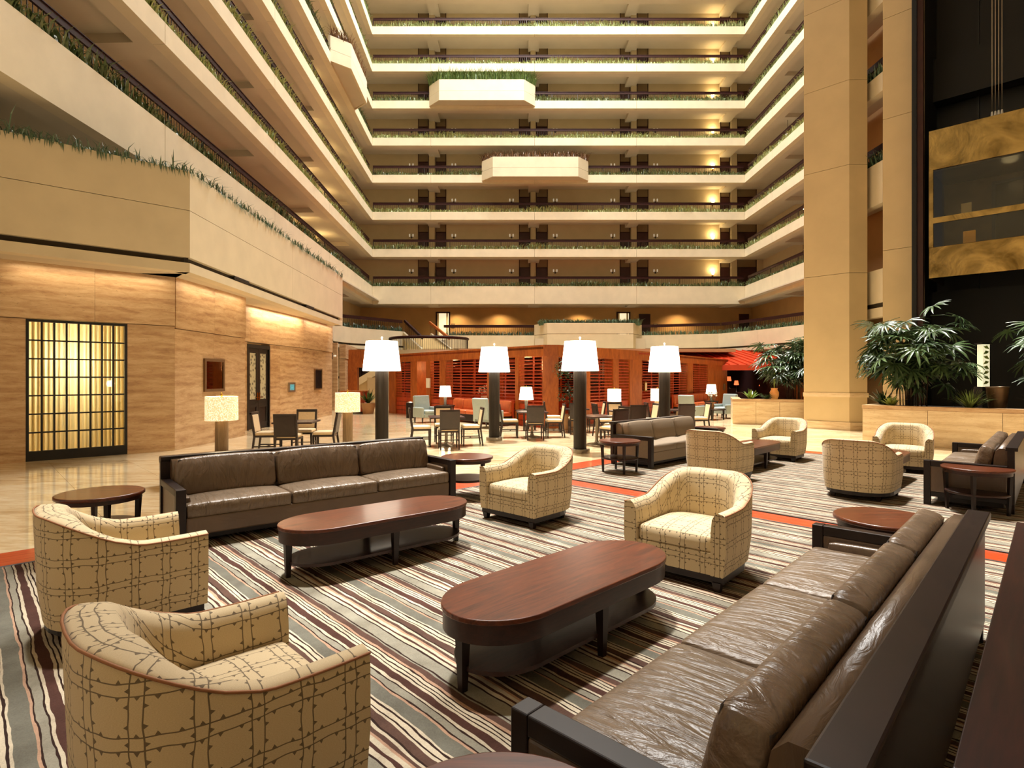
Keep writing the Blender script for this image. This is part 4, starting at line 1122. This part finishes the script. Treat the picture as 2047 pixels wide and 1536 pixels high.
o = thing('light_column', 'narrow lit glass column with leaf shapes in the dark lift lobby', 'light column', (12.25, 14.95, 0))
MB().box(-.14, .14, -.14, .14, 0, 1.46).build('base', 'black', o); MB().box(-.09, .09, -.09, .09, 1.46, 2.56).build('glass_tube', 'art_glow', o)
for j in range(8):
    z = 1.52+.13*j; sg_ = -1 if j % 2 else 1
    MB().add([(-.08*sg_, -.093, z), (.02*sg_, -.095, z+.02), (.075*sg_, -.093, z+.07), (-.02*sg_, -.095, z+.1)], [(0,1,2,3)]).build('leaf', 'leaf_light', o)
MB().box(-.13, .13, -.13, .13, 2.56, 2.6).build('cap', 'black', o)
o = thing('amber_urn', 'glowing amber urn among the plants of the rear planter', 'urn', (9.62, 21.1, .85))
MB().lathe([(.08, 0), (.15, .16), (.16, .3), (.1, .42), (.12, .46)], 20).build('body', mk('amber', srgb(200, 110, 40), .3, .2, 8, emit=(1, .4, .08), es=.35), o)
MB().lathe([(.02, .46), (.03, .9), (.02, 1.1)], 8).build('stalk', 'leaf_light', o)
# potted tree inside the pavilion opening
def tree(x, y, label):
    o = thing('ficus_tree', label, 'tree', (x, y, 0)); rnd = random.Random(11)
    MB().lathe([(.16, 0), (.21, .45), (.22, .5), (.18, .5), (.17, .42)], 18).build('pot', 'pot_tan', o)
    MB().tube([(0, 0, .4), (.03, .02, 1.0), (-.02, 0, 1.6)], .022, 6).build('trunk', 'trunk', o)
    mb = MB()
    for i in range(700):
        u = Vector((rnd.gauss(0, 1), rnd.gauss(0, 1), rnd.gauss(0, 1))).normalized()*rnd.random()**.4
        cz, rr = ((1.15, .42) if i % 3 == 0 else (2.0, .5)); p = Vector((u.x*rr, u.y*rr, cz+u.z*rr*.85))
        a = rnd.random()*6.28; e = rnd.uniform(-.9, .5); d = Vector((math.cos(a)*math.cos(e), math.sin(a)*math.cos(e), math.sin(e)))*.11; s = Vector((-math.sin(a), math.cos(a), rnd.uniform(-.4, .4)))*.03
        k = len(mb.v); mb.v += [tuple(p), tuple(p+d*.5+s), tuple(p+d), tuple(p+d*.5-s)]; mb.f.append((k, k+1, k+2, k+3)); mb.sm.append(False)
    mb.build('foliage', 'leaf_palm', o, kind='stuff')
tree(*xy(1137, 17.6).xy, 'small potted ficus at the pavilion corner behind the tall lamp')
# ================================================================ FURNITURE
def rad(d): return math.radians(d)
# ---- sofas: local x along the length, front towards -y, seat in the middle
def sofa(name, label, loc, rz, L=3.2, fabric=False, group='sofas', D=.95):
    o = thing(name, label, 'sofa', loc, rz, group)
    AH, BH, aw = .60, .84, .09
    fs, fb, fp = ('fabric_taupe',)*3 if fabric else ('leather_seat', 'leather_back', 'leather')
    pip = 'piping_dark'
    yf, yb = -D/2, D/2
    for s in (-1, 1):
        x0, x1 = sorted((s*L/2, s*(L/2-aw)))
        MB().box(x0, x1, yf, yf+.075, 0, AH).box(x0, x1, yf+.075, yb-.1, AH-.07, AH).box(x0, x1, yf+.075, yb-.1, .13, .19).build('arm_frame', 'espresso', o, bevel=.006)
        MB().box(x0+.018, x1-.0+(.03 if s < 0 else -.03)*0, yf+.075, yb-.1, .19, AH-.07).build('arm_panel', fp, o, bevel=.012)
        rbox(.07, D-.36, .26, .03, 6, .01, z=AH-.36).build('arm_pad', fp, o, loc=(s*(L/2-aw-.035), -.06, 0))
        MB().frus(s*(L/2-.05), yb-.06, 0, .14, .025, .025, .04, .045, 0, -.02).build('leg', 'espresso', o)
    MB().box(-L/2, L/2, yb-.1, yb-.03, .13, BH-.03).build('back_panel', 'espresso', o, bevel=.004)
    MB().box(-L/2, L/2, yb-.12, yb, BH-.05, BH).build('back_rail', 'espresso', o, bevel=.008)
    mb = MB(); li = L/2-aw                                     # rolled leather pad in front of the back panel
    prof = [(yb-.1, .42), (yb-.1, BH-.06), (yb-.13, BH-.03), (yb-.18, BH-.03), (yb-.22, BH-.07), (yb-.235, BH-.15), (yb-.25, .42)]
    n = len(prof)
    for x in (-li, li): mb.v += [(x, y, z) for y, z in prof]
    mb.f += [(i, (i+1)%n, n+(i+1)%n, n+i) for i in range(n)]+[tuple(range(n))[::-1], tuple(range(n, 2*n))]; mb.sm += [True]*n+[False]*2
    mb.build('back_pad', fp, o)
    MB().box(-li, li, yf+.02, yb-.1, .13, .31).build('seat_base', fp, o, bevel=.015)
    MB().box(-L/2+.1, L/2-.1, yf+.14, yb-.14, .06, .13).build('plinth', 'espresso', o)
    cw = 2*li/3; sd = D-.26
    sc = bc = None
    for i in range(3):
        cx = -li+cw*(i+.5)
        if sc is None:
            sc = weld(rbox(cw-.008, sd, .14, .03, 14, .028).build('seat_cushion', fs, o))
            w_, d_ = cw/2-.018, sd/2-.014
            pp = MB()
            for z in (.118, .022): pp.tube([(-w_, -d_, z), (w_, -d_, z), (w_, d_, z), (-w_, d_, z)], .007, 5, True)
            pp.build('piping', pip, sc, kind='stuff')
            bc = weld(rbox(cw-.01, .17, .40, .055, 12, .02).build('back_cushion', fb, o))
            w_ = cw/2-.03
            pp = MB()
            for y in (-.065, .065): pp.tube([(-w_, y, .03), (w_, y, .03), (w_, y, .375), (-w_, y, .375)], .006, 5, True)
            pp.build('piping', pip, bc, kind='stuff')
            a, b = sc, bc
        else: a, b = copy_tree(sc, o), copy_tree(bc, o)
        a.location = (cx, yf+sd/2+.012, .305); b.location = (cx, yb-.385, .435); b.rotation_euler = (rad(-14), 0, 0)
    return o
SOFA_G = 'three-seat sofas of the lounge'
sofa('sofa', 'long brown leather sofa behind the left coffee table, facing right', (-2.31, 7.0), rad(40), 3.28)
sofa('sofa', 'brown leather sofa in the right foreground, seen over its back', (1.528, 2.80), rad(226.7), 3.38, D=1.03)
sofa('sofa', 'taupe fabric sofa left of the farther seating group', (3.2, 11.85), rad(44), 2.7, True)
sofa('sofa', 'dark brown leather sofa at the right edge below the stone planter', (6.85, 8.42), rad(226.5), 2.95)

# ---- tub chairs
def tub_chair(label, loc, rz):
    o = thing('tub_chair', label, 'armchair', loc, rz, 'patterned tub chairs')
    hw, yf, yb, ax = .44, -.42, .46, .0
    path = []; N1, N2 = 8, 22
    for i in range(N1): path.append((-hw, yf+(ax-yf)*i/N1))
    for i in range(N2+1):
        t = PI-PI*i/N2; e = .72
        c, s = math.cos(t), math.sin(t)
        path.append((hw*math.copysign(abs(c)**e, c), ax+(yb-ax)*abs(s)**e))
    for i in range(1, N1+1): path.append((hw, ax+(yf-ax)*i/N1))
    n = len(path); arc = [0]
    for a, b in zip(path[:-1], path[1:]): arc.append(arc[-1]+math.hypot(b[0]-a[0], b[1]-a[1]))
    Lt = arc[-1]; mb = MB(); uv = []; prof_n = 0; edge = []
    for i, (x, y) in enumerate(path):
        f = arc[i]/Lt; q = min(f, 1-f)*2                          # 0 at the arm fronts, 1 mid back
        t = max(0, min(1, (q-.30)/.52)); t = t*t*(3-2*t)
        zt = .63+.215*t-.004*math.sin(min(1, q/.35)*PI); th = .105+.05*t
        p, nx = path[max(0, i-1)], path[min(n-1, i+1)]
        d = Vector((nx[0]-p[0], nx[1]-p[1], 0)).normalized(); inn = Vector((d.y, -d.x, 0))
        P = Vector((x, y, 0)); bl = .02*t
        ring = [(P-inn*(-.02), .14), (P-inn*.006, .34), (P-inn*(bl+.004), zt-.06), (P-inn*bl, zt-.014), (P+inn*(.02-bl), zt), (P+inn*(th*.55), zt+.008*(1-t)+.0),
                (P+inn*(th-.02), zt-.014), (P+inn*th, zt-.05), (P+inn*(th+.01), .48), (P+inn*(th+.012), .14)]
        prof_n = len(ring); v = 0; last = None
        for r_, z in ring:
            c = Vector((r_.x, r_.y, z))
            if last is not None: v += (c-last).length
            last = c; mb.v.append(tuple(c)); uv.append((arc[i], v))
        edge.append((P.x-inn.x*(bl+.003), P.y-inn.y*(bl+.003), zt-.008))
    m = prof_n
    for i in range(n-1):
        for j in range(m-1):
            mb.f.append((i*m+j, (i+1)*m+j, (i+1)*m+j+1, i*m+j+1)); mb.sm.append(True)
    for i in (0, n-1):                                            # arm fronts
        k = len(mb.v); ring = mb.v[i*m:(i+1)*m]; mb.v += ring; uv += [(p[0]+.05, p[2]) for p in ring]
        fc = tuple(range(k, k+m)); mb.f.append(fc if i == 0 else fc[::-1]); mb.sm.append(False)
    mb.uv = uv
    sh = mb.build('tub_shell', 'plaid_fabric', o)
    MB().tube(edge, .0055, 6).build('piping', 'piping', sh)
    fr = MB().box(-.325, .325, -.405, -.30, .14, .31)
    fr.uv = [(p[0], p[2]) for p in fr.v]; fr.build('front_rail', 'plaid_fabric', o)
    MB().box(-.32, .32, -.30, .28, .22, .30).build('seat_deck', 'piping_dark', o)
    cu = weld(rbox(.645, .70, .14, .035, 12, .03).build('seat_cushion', 'plaid_fabric', o, loc=(0, -.045, .30)))
    w_, d_ = .305, .33
    MB().tube([(-w_, -d_, .115), (w_, -d_, .115), (w_, d_, .115), (-w_, d_, .115)], .006, 5, True).build('piping', 'piping_dark', cu)
    pl = [(-hw+.02, yf+.02), (hw-.02, yf+.02), (hw-.02, .05)]+[((hw-.03)*math.cos(a), .05+(yb-.08)*math.sin(a)) for a in [PI*i/12 for i in range(1, 12)]]+[(-hw+.02, .05)]
    MB().prism(pl, .085, .14).build('plinth', 'espresso', o)
    for sx_, sy in ((-1, -1), (1, -1), (-1, 1), (1, 1)):
        MB().frus(sx_*(hw-.075 if sy < 0 else hw-.16), -.375 if sy < 0 else .25, 0, .09, .02, .02, .036, .036).build('leg', 'espresso', o)
    return o
ch0 = tub_chair('patterned tub chair nearest the camera at the lower left', (-1.165, 2.28), rad(134))
def cc(label, loc, rz): return copy_tree(ch0, None, label, (loc[0], loc[1], 0), rad(rz))
cc('patterned tub chair at left, second from the camera, beside the round table', (-2.70, 4.0), 133)
cc('patterned tub chair right of the leather sofa, facing the left coffee table', (.22, 6.93), -43)
cc('patterned tub chair just beyond the near coffee table, brightly lit', (1.59, 5.05), -41)
cc('patterned tub chair with its back turned, in front of the taupe sofa', (3.42, 9.6), 134)
cc('patterned tub chair facing us at the far left of the second group', (5.62, 12.0), -45)
cc('patterned tub chair with its back turned, left of the dark sofa', (4.96, 8.2), 136)
cc('patterned tub chair facing us in front of the long stone planter', (7.15, 10.5), -38)

# ---- oblong coffee tables
def stadium(L, Wd, n=1.2, k=20):
    r = Wd/2; a = L/2-r*n; pts = []
    for i in range(k+1):
        t = -PI/2+PI*i/k; pts.append((a+r*n*math.cos(t), r*math.sin(t)))
    for i in range(k+1):
        t = PI/2+PI*i/k; pts.append((-a+r*n*math.cos(t), r*math.sin(t)))
    return pts
def coffee(label, loc, rz):
    o = thing('coffee_table', label, 'table', loc, rz, 'oblong coffee tables'); L, Wd = 1.86, .66
    MB().prism(stadium(L, Wd), .42, .45, False).build('table_top', 'mahogany', o, bevel=.006)
    MB().prism(stadium(L-.02, Wd-.02), .315, .42, True).build('apron', 'mahogany_dark', o)
    MB().prism(stadium(L-.16, Wd-.12), .125, .15, True).build('shelf', 'mahogany_dark', o)
    for x, y in ((-L/2+.075, 0), (L/2-.075, 0), (0, -Wd/2+.045), (0, Wd/2-.045)):
        MB().frus(x, y, 0, .32, .018, .018, .03, .03).build('leg', 'espresso', o)
    return o
t0 = coffee('long oblong coffee table in front of the left leather sofa', (-1.235, 5.40), rad(40))
copy_tree(t0, None, 'long oblong mahogany coffee table in the middle foreground', (.347, 3.69, 0), rad(44.3))
copy_tree(t0, None, 'oblong coffee table in front of the taupe sofa, partly hidden', (4.5, 10.86, 0), rad(45))
copy_tree(t0, None, 'oblong coffee table beside the dark right-hand sofa, partly hidden', (5.98, 9.38, 0), rad(45))
# ---- round side tables
def side(label, loc, rz=0):
    o = thing('side_table', label, 'table', loc, rz, 'round side tables')
    MB().lathe([(.355, .545), (.37, .55), (.37, .575), (.36, .58)], 48).build('table_top', 'mahogany', o)
    MB().lathe([(.345, .505), (.345, .545)], 48).build('apron', 'mahogany_dark', o)
    MB().lathe([(.315, .25), (.325, .255), (.325, .275), (.315, .28)], 40).build('shelf', 'mahogany_dark', o)
    for i in range(4):
        a = PI/4+PI/2*i; MB().frus(.3*math.cos(a), .3*math.sin(a), 0, .51, .014, .014, .022, .022, .02*math.cos(a), .02*math.sin(a)).build('leg', 'espresso', o)
    return o
s0 = side('round two-tier side table at the left end of the leather sofa', (-4.02, 5.62))
for lab, loc in (('round two-tier side table between the leather sofa and a tub chair', (-.64, 8.2)),
                 ('round two-tier side table at the near end of the taupe sofa', (1.93, 10.3)),
                 ('round side table at the far end of the taupe sofa', (4.42, 12.95)),
                 ('round side table past the far arm of the foreground sofa', (3.0, 4.62)),
                 ('round side table cut off by the bottom edge of the photo', (-.03, 1.36)),
                 ('dark glossy side table at the near end of the right-hand sofa', (5.82, 7.2))):
    copy_tree(s0, None, lab, (*loc, 0), 0.0 if loc[1] < 9 else rad(-42))
# ---- console behind the foreground sofa
o = thing('console_table', 'dark wood console table behind the foreground sofa at the right edge', 'table', (2.24, 2.64), rad(46.7))
MB().box(-1.7, 1.58, -.5, .0, .70, .75).build('table_top', 'mahogany_dark', o, bevel=.004)
MB().box(-1.66, 1.54, -.47, -.03, .60, .70).build('apron', 'espresso', o)
for x in (-1.62, 1.5):
    for y in (-.44, -.06): MB().frus(x, y, 0, .6, .025, .025, .035, .035).build('leg', 'espresso', o)
# ---- leather bench behind the left sofa
o = thing('leather_bench', 'brown leather bench corner showing behind the left sofa', 'bench', (-4.85, 9.4), rad(42))
weld(rbox(1.5, .6, .13, .04, 8, .015).build('seat_pad', 'leather', o, loc=(0, 0, .33)))
MB().box(-.72, .72, -.27, .27, .25, .33).build('frame', 'espresso', o)
for x in (-.66, .66):
    for y in (-.22, .22): MB().frus(x, y, 0, .25, .02, .02, .03, .03).build('leg', 'espresso', o)

# ---- tall floor lamps
def tall_lamp(label, loc):
    o = thing('floor_lamp', label, 'lamp', loc, 0, 'tall column lamps')
    MB().lathe([(.22, 0), (.22, .08), (.21, .09)], 36).build('base', 'steel', o)
    MB().lathe([(.147, .09), (.147, 1.84)], 28).build('column', 'lamp_post', o)
    MB().lathe([(.425, 1.85), (.35, 2.52)], 40, caps=False).build('lamp_shade', 'shade_lit', o)
    MB().lathe([(.42, 1.875), (.01, 1.88)], 32, caps=False).build('diffuser', 'shade_lit', o)
    MB().lathe([(.345, 2.50), (.01, 2.53)], 32, caps=False).build('top_disc', 'shade_lit', o)
    MB().lathe([(.012, 2.52), (.012, 2.57), (.03, 2.6), (.012, 2.63)], 12).build('finial', 'white_plastic', o)
    return o
l0 = tall_lamp('tall dark column lamp with white shade, leftmost of the four', (-2.94, 12.2*K))
copy_tree(l0, None, 'tall dark column lamp with white shade, second of the four from the left', (-.48, 14.6*K, 0))
copy_tree(l0, None, 'tall dark column lamp with white shade, third from the left and nearest', (1.54, 12.24*K, 0))
copy_tree(l0, None, 'tall dark column lamp with white shade, rightmost of the four', (4.05, 14.35*K, 0))
# ---- drum lamps with woven shades
def drum_lamp(label, loc, z=0, h=1.42, mat='shade_woven', sw=.25, cat=None):
    o = thing('drum_lamp', label, 'lamp', (*loc, z), 0, 'column lamps with drum shades')
    MB().lathe([(sw*.6, 0), (sw*.6, .03), (sw*.5, .035)], 24).build('base', 'steel', o)
    MB().lathe([(sw*.40, .03), (sw*.40, h-.42)], 24).build('column', 'lamp_post_light', o)
    MB().lathe([(sw, h-.42), (sw*.98, h-.03)], 36, caps=False).build('lamp_shade', mat, o)
    MB().lathe([(sw*.96, h-.06), (.01, h-.05)], 28, caps=False).build('top_disc', 'shade_small', o)
    MB().lathe([(.01, h-.05), (.02, h), (.008, h+.03)], 10).build('finial', 'brass_trim', o)
    lamp('POINT', 'drum_lamp_light', (loc[0], loc[1], z+h+.1), 14, (1, .8, .5), shadow_soft_size=.1)
    return o
def dl(px, d): return ((px-CX)/1080*d, d*K)
drum_lamp('lamp with woven drum shade and brown column behind the left sofa, by the mirror', dl(443, 8.85))
drum_lamp('lamp with woven drum shade and brown column behind the left sofa, by the dining chairs', dl(695, 11))
drum_lamp('lit drum lamp behind the taupe sofa, left of two', dl(1228, 17.2), 0, 1.36, 'shade_small', .215)
drum_lamp('lit drum lamp behind the taupe sofa, right of two', dl(1314, 17.6), 0, 1.36, 'shade_small', .21)
# ---- small lamps on consoles by the pavilion
def small_lamp(label, px, d, flower=False):
    x, y = dl(px, d)
    c = thing('lamp_stand', 'slim dark stand under the '+label, 'table', (x, y, 0), A_)
    MB().box(-.3, .3, -.2, .2, .62, .66).build('table_top', 'espresso', c)
    for a in (-.25, .25):
        for b in (-.15, .15): MB().box(a-.02, a+.02, b-.02, b+.02, 0, .62).build('leg', 'espresso', c)
    o = thing('table_lamp', label, 'lamp', (x, y, .66), 0, 'small table lamps with white shades')
    MB().lathe([(.1, 0), (.1, .02), (.05, .03), (.055, .3), (.03, .32)], 16).build('lamp_base', 'lamp_post', o)
    MB().lathe([(.235, .32), (.185, .73)], 28, caps=False).build('lamp_shade', 'shade_small', o)
    MB().lathe([(.18, .70), (.005, .71)], 20, caps=False).build('top_disc', 'shade_small', o)
    MB().lathe([(.006, .7), (.015, .75), (.006, .79)], 8).build('finial', 'brass_trim', o)
small_lamp('small white-shaded lamp left of the orange bench', 890, 20.2)
small_lamp('small white-shaded lamp between the middle tall lamps', 1052, 17.5)
small_lamp('small white-shaded lamp by the blue armchairs at right', 1422, 24)

# ---- dining chairs and tables
def dining_chair(label, loc, rz):
    o = thing('dining_chair', label, 'chair', loc, rz, 'upholstered dining chairs')
    w = .235
    for s in (-1, 1):
        MB().frus(s*(w-.02), -.21, 0, .43, .014, .014, .022, .022).build('leg', 'chair_wood', o)
        MB().frus(s*(w-.02), .27, 0, .43, .014, .016, .02, .022, 0, -.06).build('leg', 'chair_wood', o)
        MB().bar((s*(w-.02), -.21, .2), (s*(w-.02), .24, .2), .018, .025).build('side_stretcher', 'chair_wood', o)
        MB().frus(s*(w-.02), .21, .43, .93, .02, .022, .02, .018, 0, .08).build('back_post', 'chair_wood', o)
    MB().bar((-w+.03, -.02, .2), (w-.03, -.02, .2), .018, .02).build('cross_stretcher', 'chair_wood', o)
    MB().box(-w, w, -.23, .22, .40, .44).build('seat_frame', 'chair_wood', o)
    weld(rbox(.46, .44, .075, .025, 6, .012, z=.435).build('seat', 'seat_cream', o, loc=(0, -.01, 0)))
    bm_ = MB().box(-w+.045, w-.045, -.022, .012, 0, .38); b = bm_.build('back_pad', 'seat_cream', o, bevel=.01, loc=(0, .225, .51)); b.rotation_euler = (rad(-9), 0, 0)
    b = MB().box(-w+.04, w-.04, .012, .026, -.01, .40).build('back_panel', 'chair_wood', o, loc=(0, .225, .51)); b.rotation_euler = (rad(-9), 0, 0)
    MB().bar((-w, .287, .925), (w, .287, .925), .04, .045).build('top_rail', 'chair_wood', o)
    MB().bar((-w+.03, .222, .485), (w-.03, .222, .485), .03, .035).build('lower_rail', 'chair_wood', o)
    return o
def dining_table(label, loc, rz=0):
    o = thing('dining_table', label, 'table', loc, rz, 'pedestal dining tables')
    MB().box(-.42, .42, -.42, .42, .70, .735).build('table_top', 'mahogany_dark', o, bevel=.006)
    MB().lathe([(.26, 0), (.25, .02), (.06, .05), (.04, .12), (.035, .70)], 20).build('pedestal', 'steel', o)
    return o
dc0 = dt0 = None
def dset(name, c, rot, spots, extra=.58):
    """a table with chairs; spots: list of (angle in degrees, label)"""
    global dc0, dt0
    lab = f'square pedestal dining table {name}'
    if dt0 is None: dt0 = dining_table(lab, c, rad(rot))
    else: copy_tree(dt0, None, lab, (*c, 0), rad(rot))
    for a, l in spots:
        t = rad(a+rot); p = (c[0]+extra*math.cos(t), c[1]+extra*math.sin(t)); rz = t-PI/2
        if dc0 is None: dc0 = dining_chair(l, p, rz)
        else: copy_tree(dc0, None, l, (*p, 0), rz)
F, B_, L_, R_ = 'with its back to us', 'facing us', 'in profile at left', 'in profile at right'
def names(where): return [(270, f'dining chair {F} {where}'), (90, f'dining chair {B_} {where}'), (180, f'dining chair {L_} {where}'), (0, f'dining chair {R_} {where}')]
dset('near the double door', (-4.77, 12.75), 6, names('at the table near the double door'), .62)
dset('left of the second tall lamp', (-1.64, 14.35), 12, names('at the table left of the second tall lamp'), .62)
dset('between the middle tall lamps', (.57, 16.4), 4, [names('at the table between the middle tall lamps')[i] for i in (0, 2, 3)], .64)
dset('left behind the nearest tall lamp', (1.95, 18.0), 0, [names('at the table left behind the nearest tall lamp')[i] for i in (0, 2, 3)], .66)
dset('right of the nearest tall lamp', (2.15, 14.6), 30, [names('at the table right of the nearest tall lamp')[i] for i in (0, 3)], .64)
dset('behind the taupe sofa', (3.3, 16.7), 10, names('at the table behind the taupe sofa'), .66)
dset('behind the right end of the taupe sofa', (5.0, 17.4), 0, [names('behind the right end of the taupe sofa')[i] for i in (0, 2, 3)], .66)

# ---- blue armchairs and orange benches by the pavilion
def blue_chair(label, loc, rz):
    o = thing('wing_chair', label, 'armchair', loc, rz, 'blue-grey armchairs')
    b = MB().box(-.33, .33, .0, .14, .0, .72).build('backrest', 'blue_fabric', o, bevel=.03, loc=(0, .22, .30)); b.rotation_euler = (rad(-8), 0, 0)
    MB().box(-.3, .3, -.36, .26, .2, .34).build('seat_base', 'blue_fabric', o, bevel=.02)
    weld(rbox(.52, .56, .12, .035, 6, .02, z=.34).build('seat_cushion', 'blue_fabric', o, loc=(0, -.08, 0)))
    for s in (-1, 1):
        MB().box(s*.36-.06, s*.36+.06, -.36, .3, .2, .58).build('armrest', 'blue_fabric', o, bevel=.03)
        for y in (-.3, .26): MB().frus(s*.34, y, 0, .2, .016, .016, .025, .025).build('leg', 'chair_wood', o)
    return o
b0 = blue_chair('blue-grey armchair seen from behind left of the second tall lamp', (dl(975, 18.4)), rad(140))
copy_tree(b0, None, 'blue-grey high-backed armchair beside the pavilion steps at left', (*dl(852, 20.5), 0), rad(40))
copy_tree(b0, None, 'blue-grey armchair turned away right of the rightmost tall lamp', (*dl(1382, 21.5), 0), rad(130))
copy_tree(b0, None, 'blue-grey armchair against the rear stone planter', (*dl(1448, 22.6), 0), rad(-60))
def bench(label, p, d, L):
    rz = math.atan2(d.y, d.x); o = thing('banquette', label, 'bench', (p.x, p.y), rz, 'orange leather banquettes')
    MB().box(0, L, -.5, .0, .08, .32).build('base', 'espresso', o)
    n = max(2, round(L/.75))
    for i in range(n):
        weld(rbox(L/n-.01, .5, .14, .035, 6, .02, z=.32).build('seat_cushion', 'orange_leather', o, loc=(L*(i+.5)/n, -.28, 0)))
        k = weld(rbox(L/n-.01, .13, .42, .04, 6, .02).build('back_cushion', 'orange_leather', o, loc=(L*(i+.5)/n, -.09, .44))); k.rotation_euler = (rad(-8), 0, 0)
    MB().box(0, L, -.02, .05, .08, .9).build('back_board', 'cedar_red', o)
sg = segs[0]; a = s_at(sg, 915); b = s_at(sg, 1030)
q = sg[4] @ Vector((min(a, b), -.12, 0)); bench('orange leather banquette along the left face of the pavilion', q, sg[1], abs(a-b))
sg = segs[3]; a = s_at(sg, 1340); b = s_at(sg, 1405)
q = sg[4] @ Vector((min(a, b), -.12, 0)); bench('orange leather banquette along the right face of the pavilion', q, sg[1], abs(a-b))
o = thing('low_table', 'low dark table between the two blue armchairs at right', 'table', dl(1424, 21.8), rad(40))
MB().box(-.5, .5, -.3, .3, .38, .43).build('table_top', 'espresso', o)
for x in (-.44, .44):
    for y in (-.24, .24): MB().frus(x, y, 0, .38, .02, .02, .03, .03).build('leg', 'espresso', o)
o = thing('flower_vase', 'vase of white flowers on the low table at right', 'vase', (*dl(1424, 21.8), .43))
MB().lathe([(.05, 0), (.09, .12), (.05, .24), (.06, .28)], 16).build('vase', 'pot_tan', o)
fm = MB(); gm = MB()
for i in range(9):
    a = i*.7; e = Vector((.16*math.cos(a), .16*math.sin(a), .5+.06*(i % 3))); gm.tube([(0, 0, .25), tuple(e)], .006, 4)
    fm.lathe([(.005, e.z), (.05, e.z+.03), (.03, e.z+.07), (.004, e.z+.08)], 8, e.x, e.y)
gm.build('stems', 'leaf_palm', o, kind='stuff'); fm.build('blooms', 'white_plastic', o, kind='stuff')
o = thing('bin', 'slim dark waste bin by the pavilion entrance', 'bin', dl(820, 22.8))
MB().lathe([(.17, 0), (.18, .62), (.17, .64)], 20).build('body', 'espresso', o); MB().lathe([(.15, .64), (.1, .68)], 20).build('lid', 'steel', o)
for f, lab, px, d in (('flower', 'white flower arrangement inside the left louvred screen', 968, 22.5),):
    x, y = dl(px, d); o = thing('flower_stand', lab, 'flowers', (x, y, 0))
    MB().lathe([(.12, 0), (.09, .5), (.14, .95), (.12, .97)], 16).build('pedestal', 'white_plastic', o)
    k = MB()
    for i in range(60):
        a = random.random()*6.28; r = .3*random.random()**.5; z = 1.0+.35*random.random(); k.lathe([(.004, z), (.035, z+.02), (.004, z+.05)], 6, r*math.cos(a), r*math.sin(a))
    k.build('blooms', 'white_plastic', o, kind='stuff')
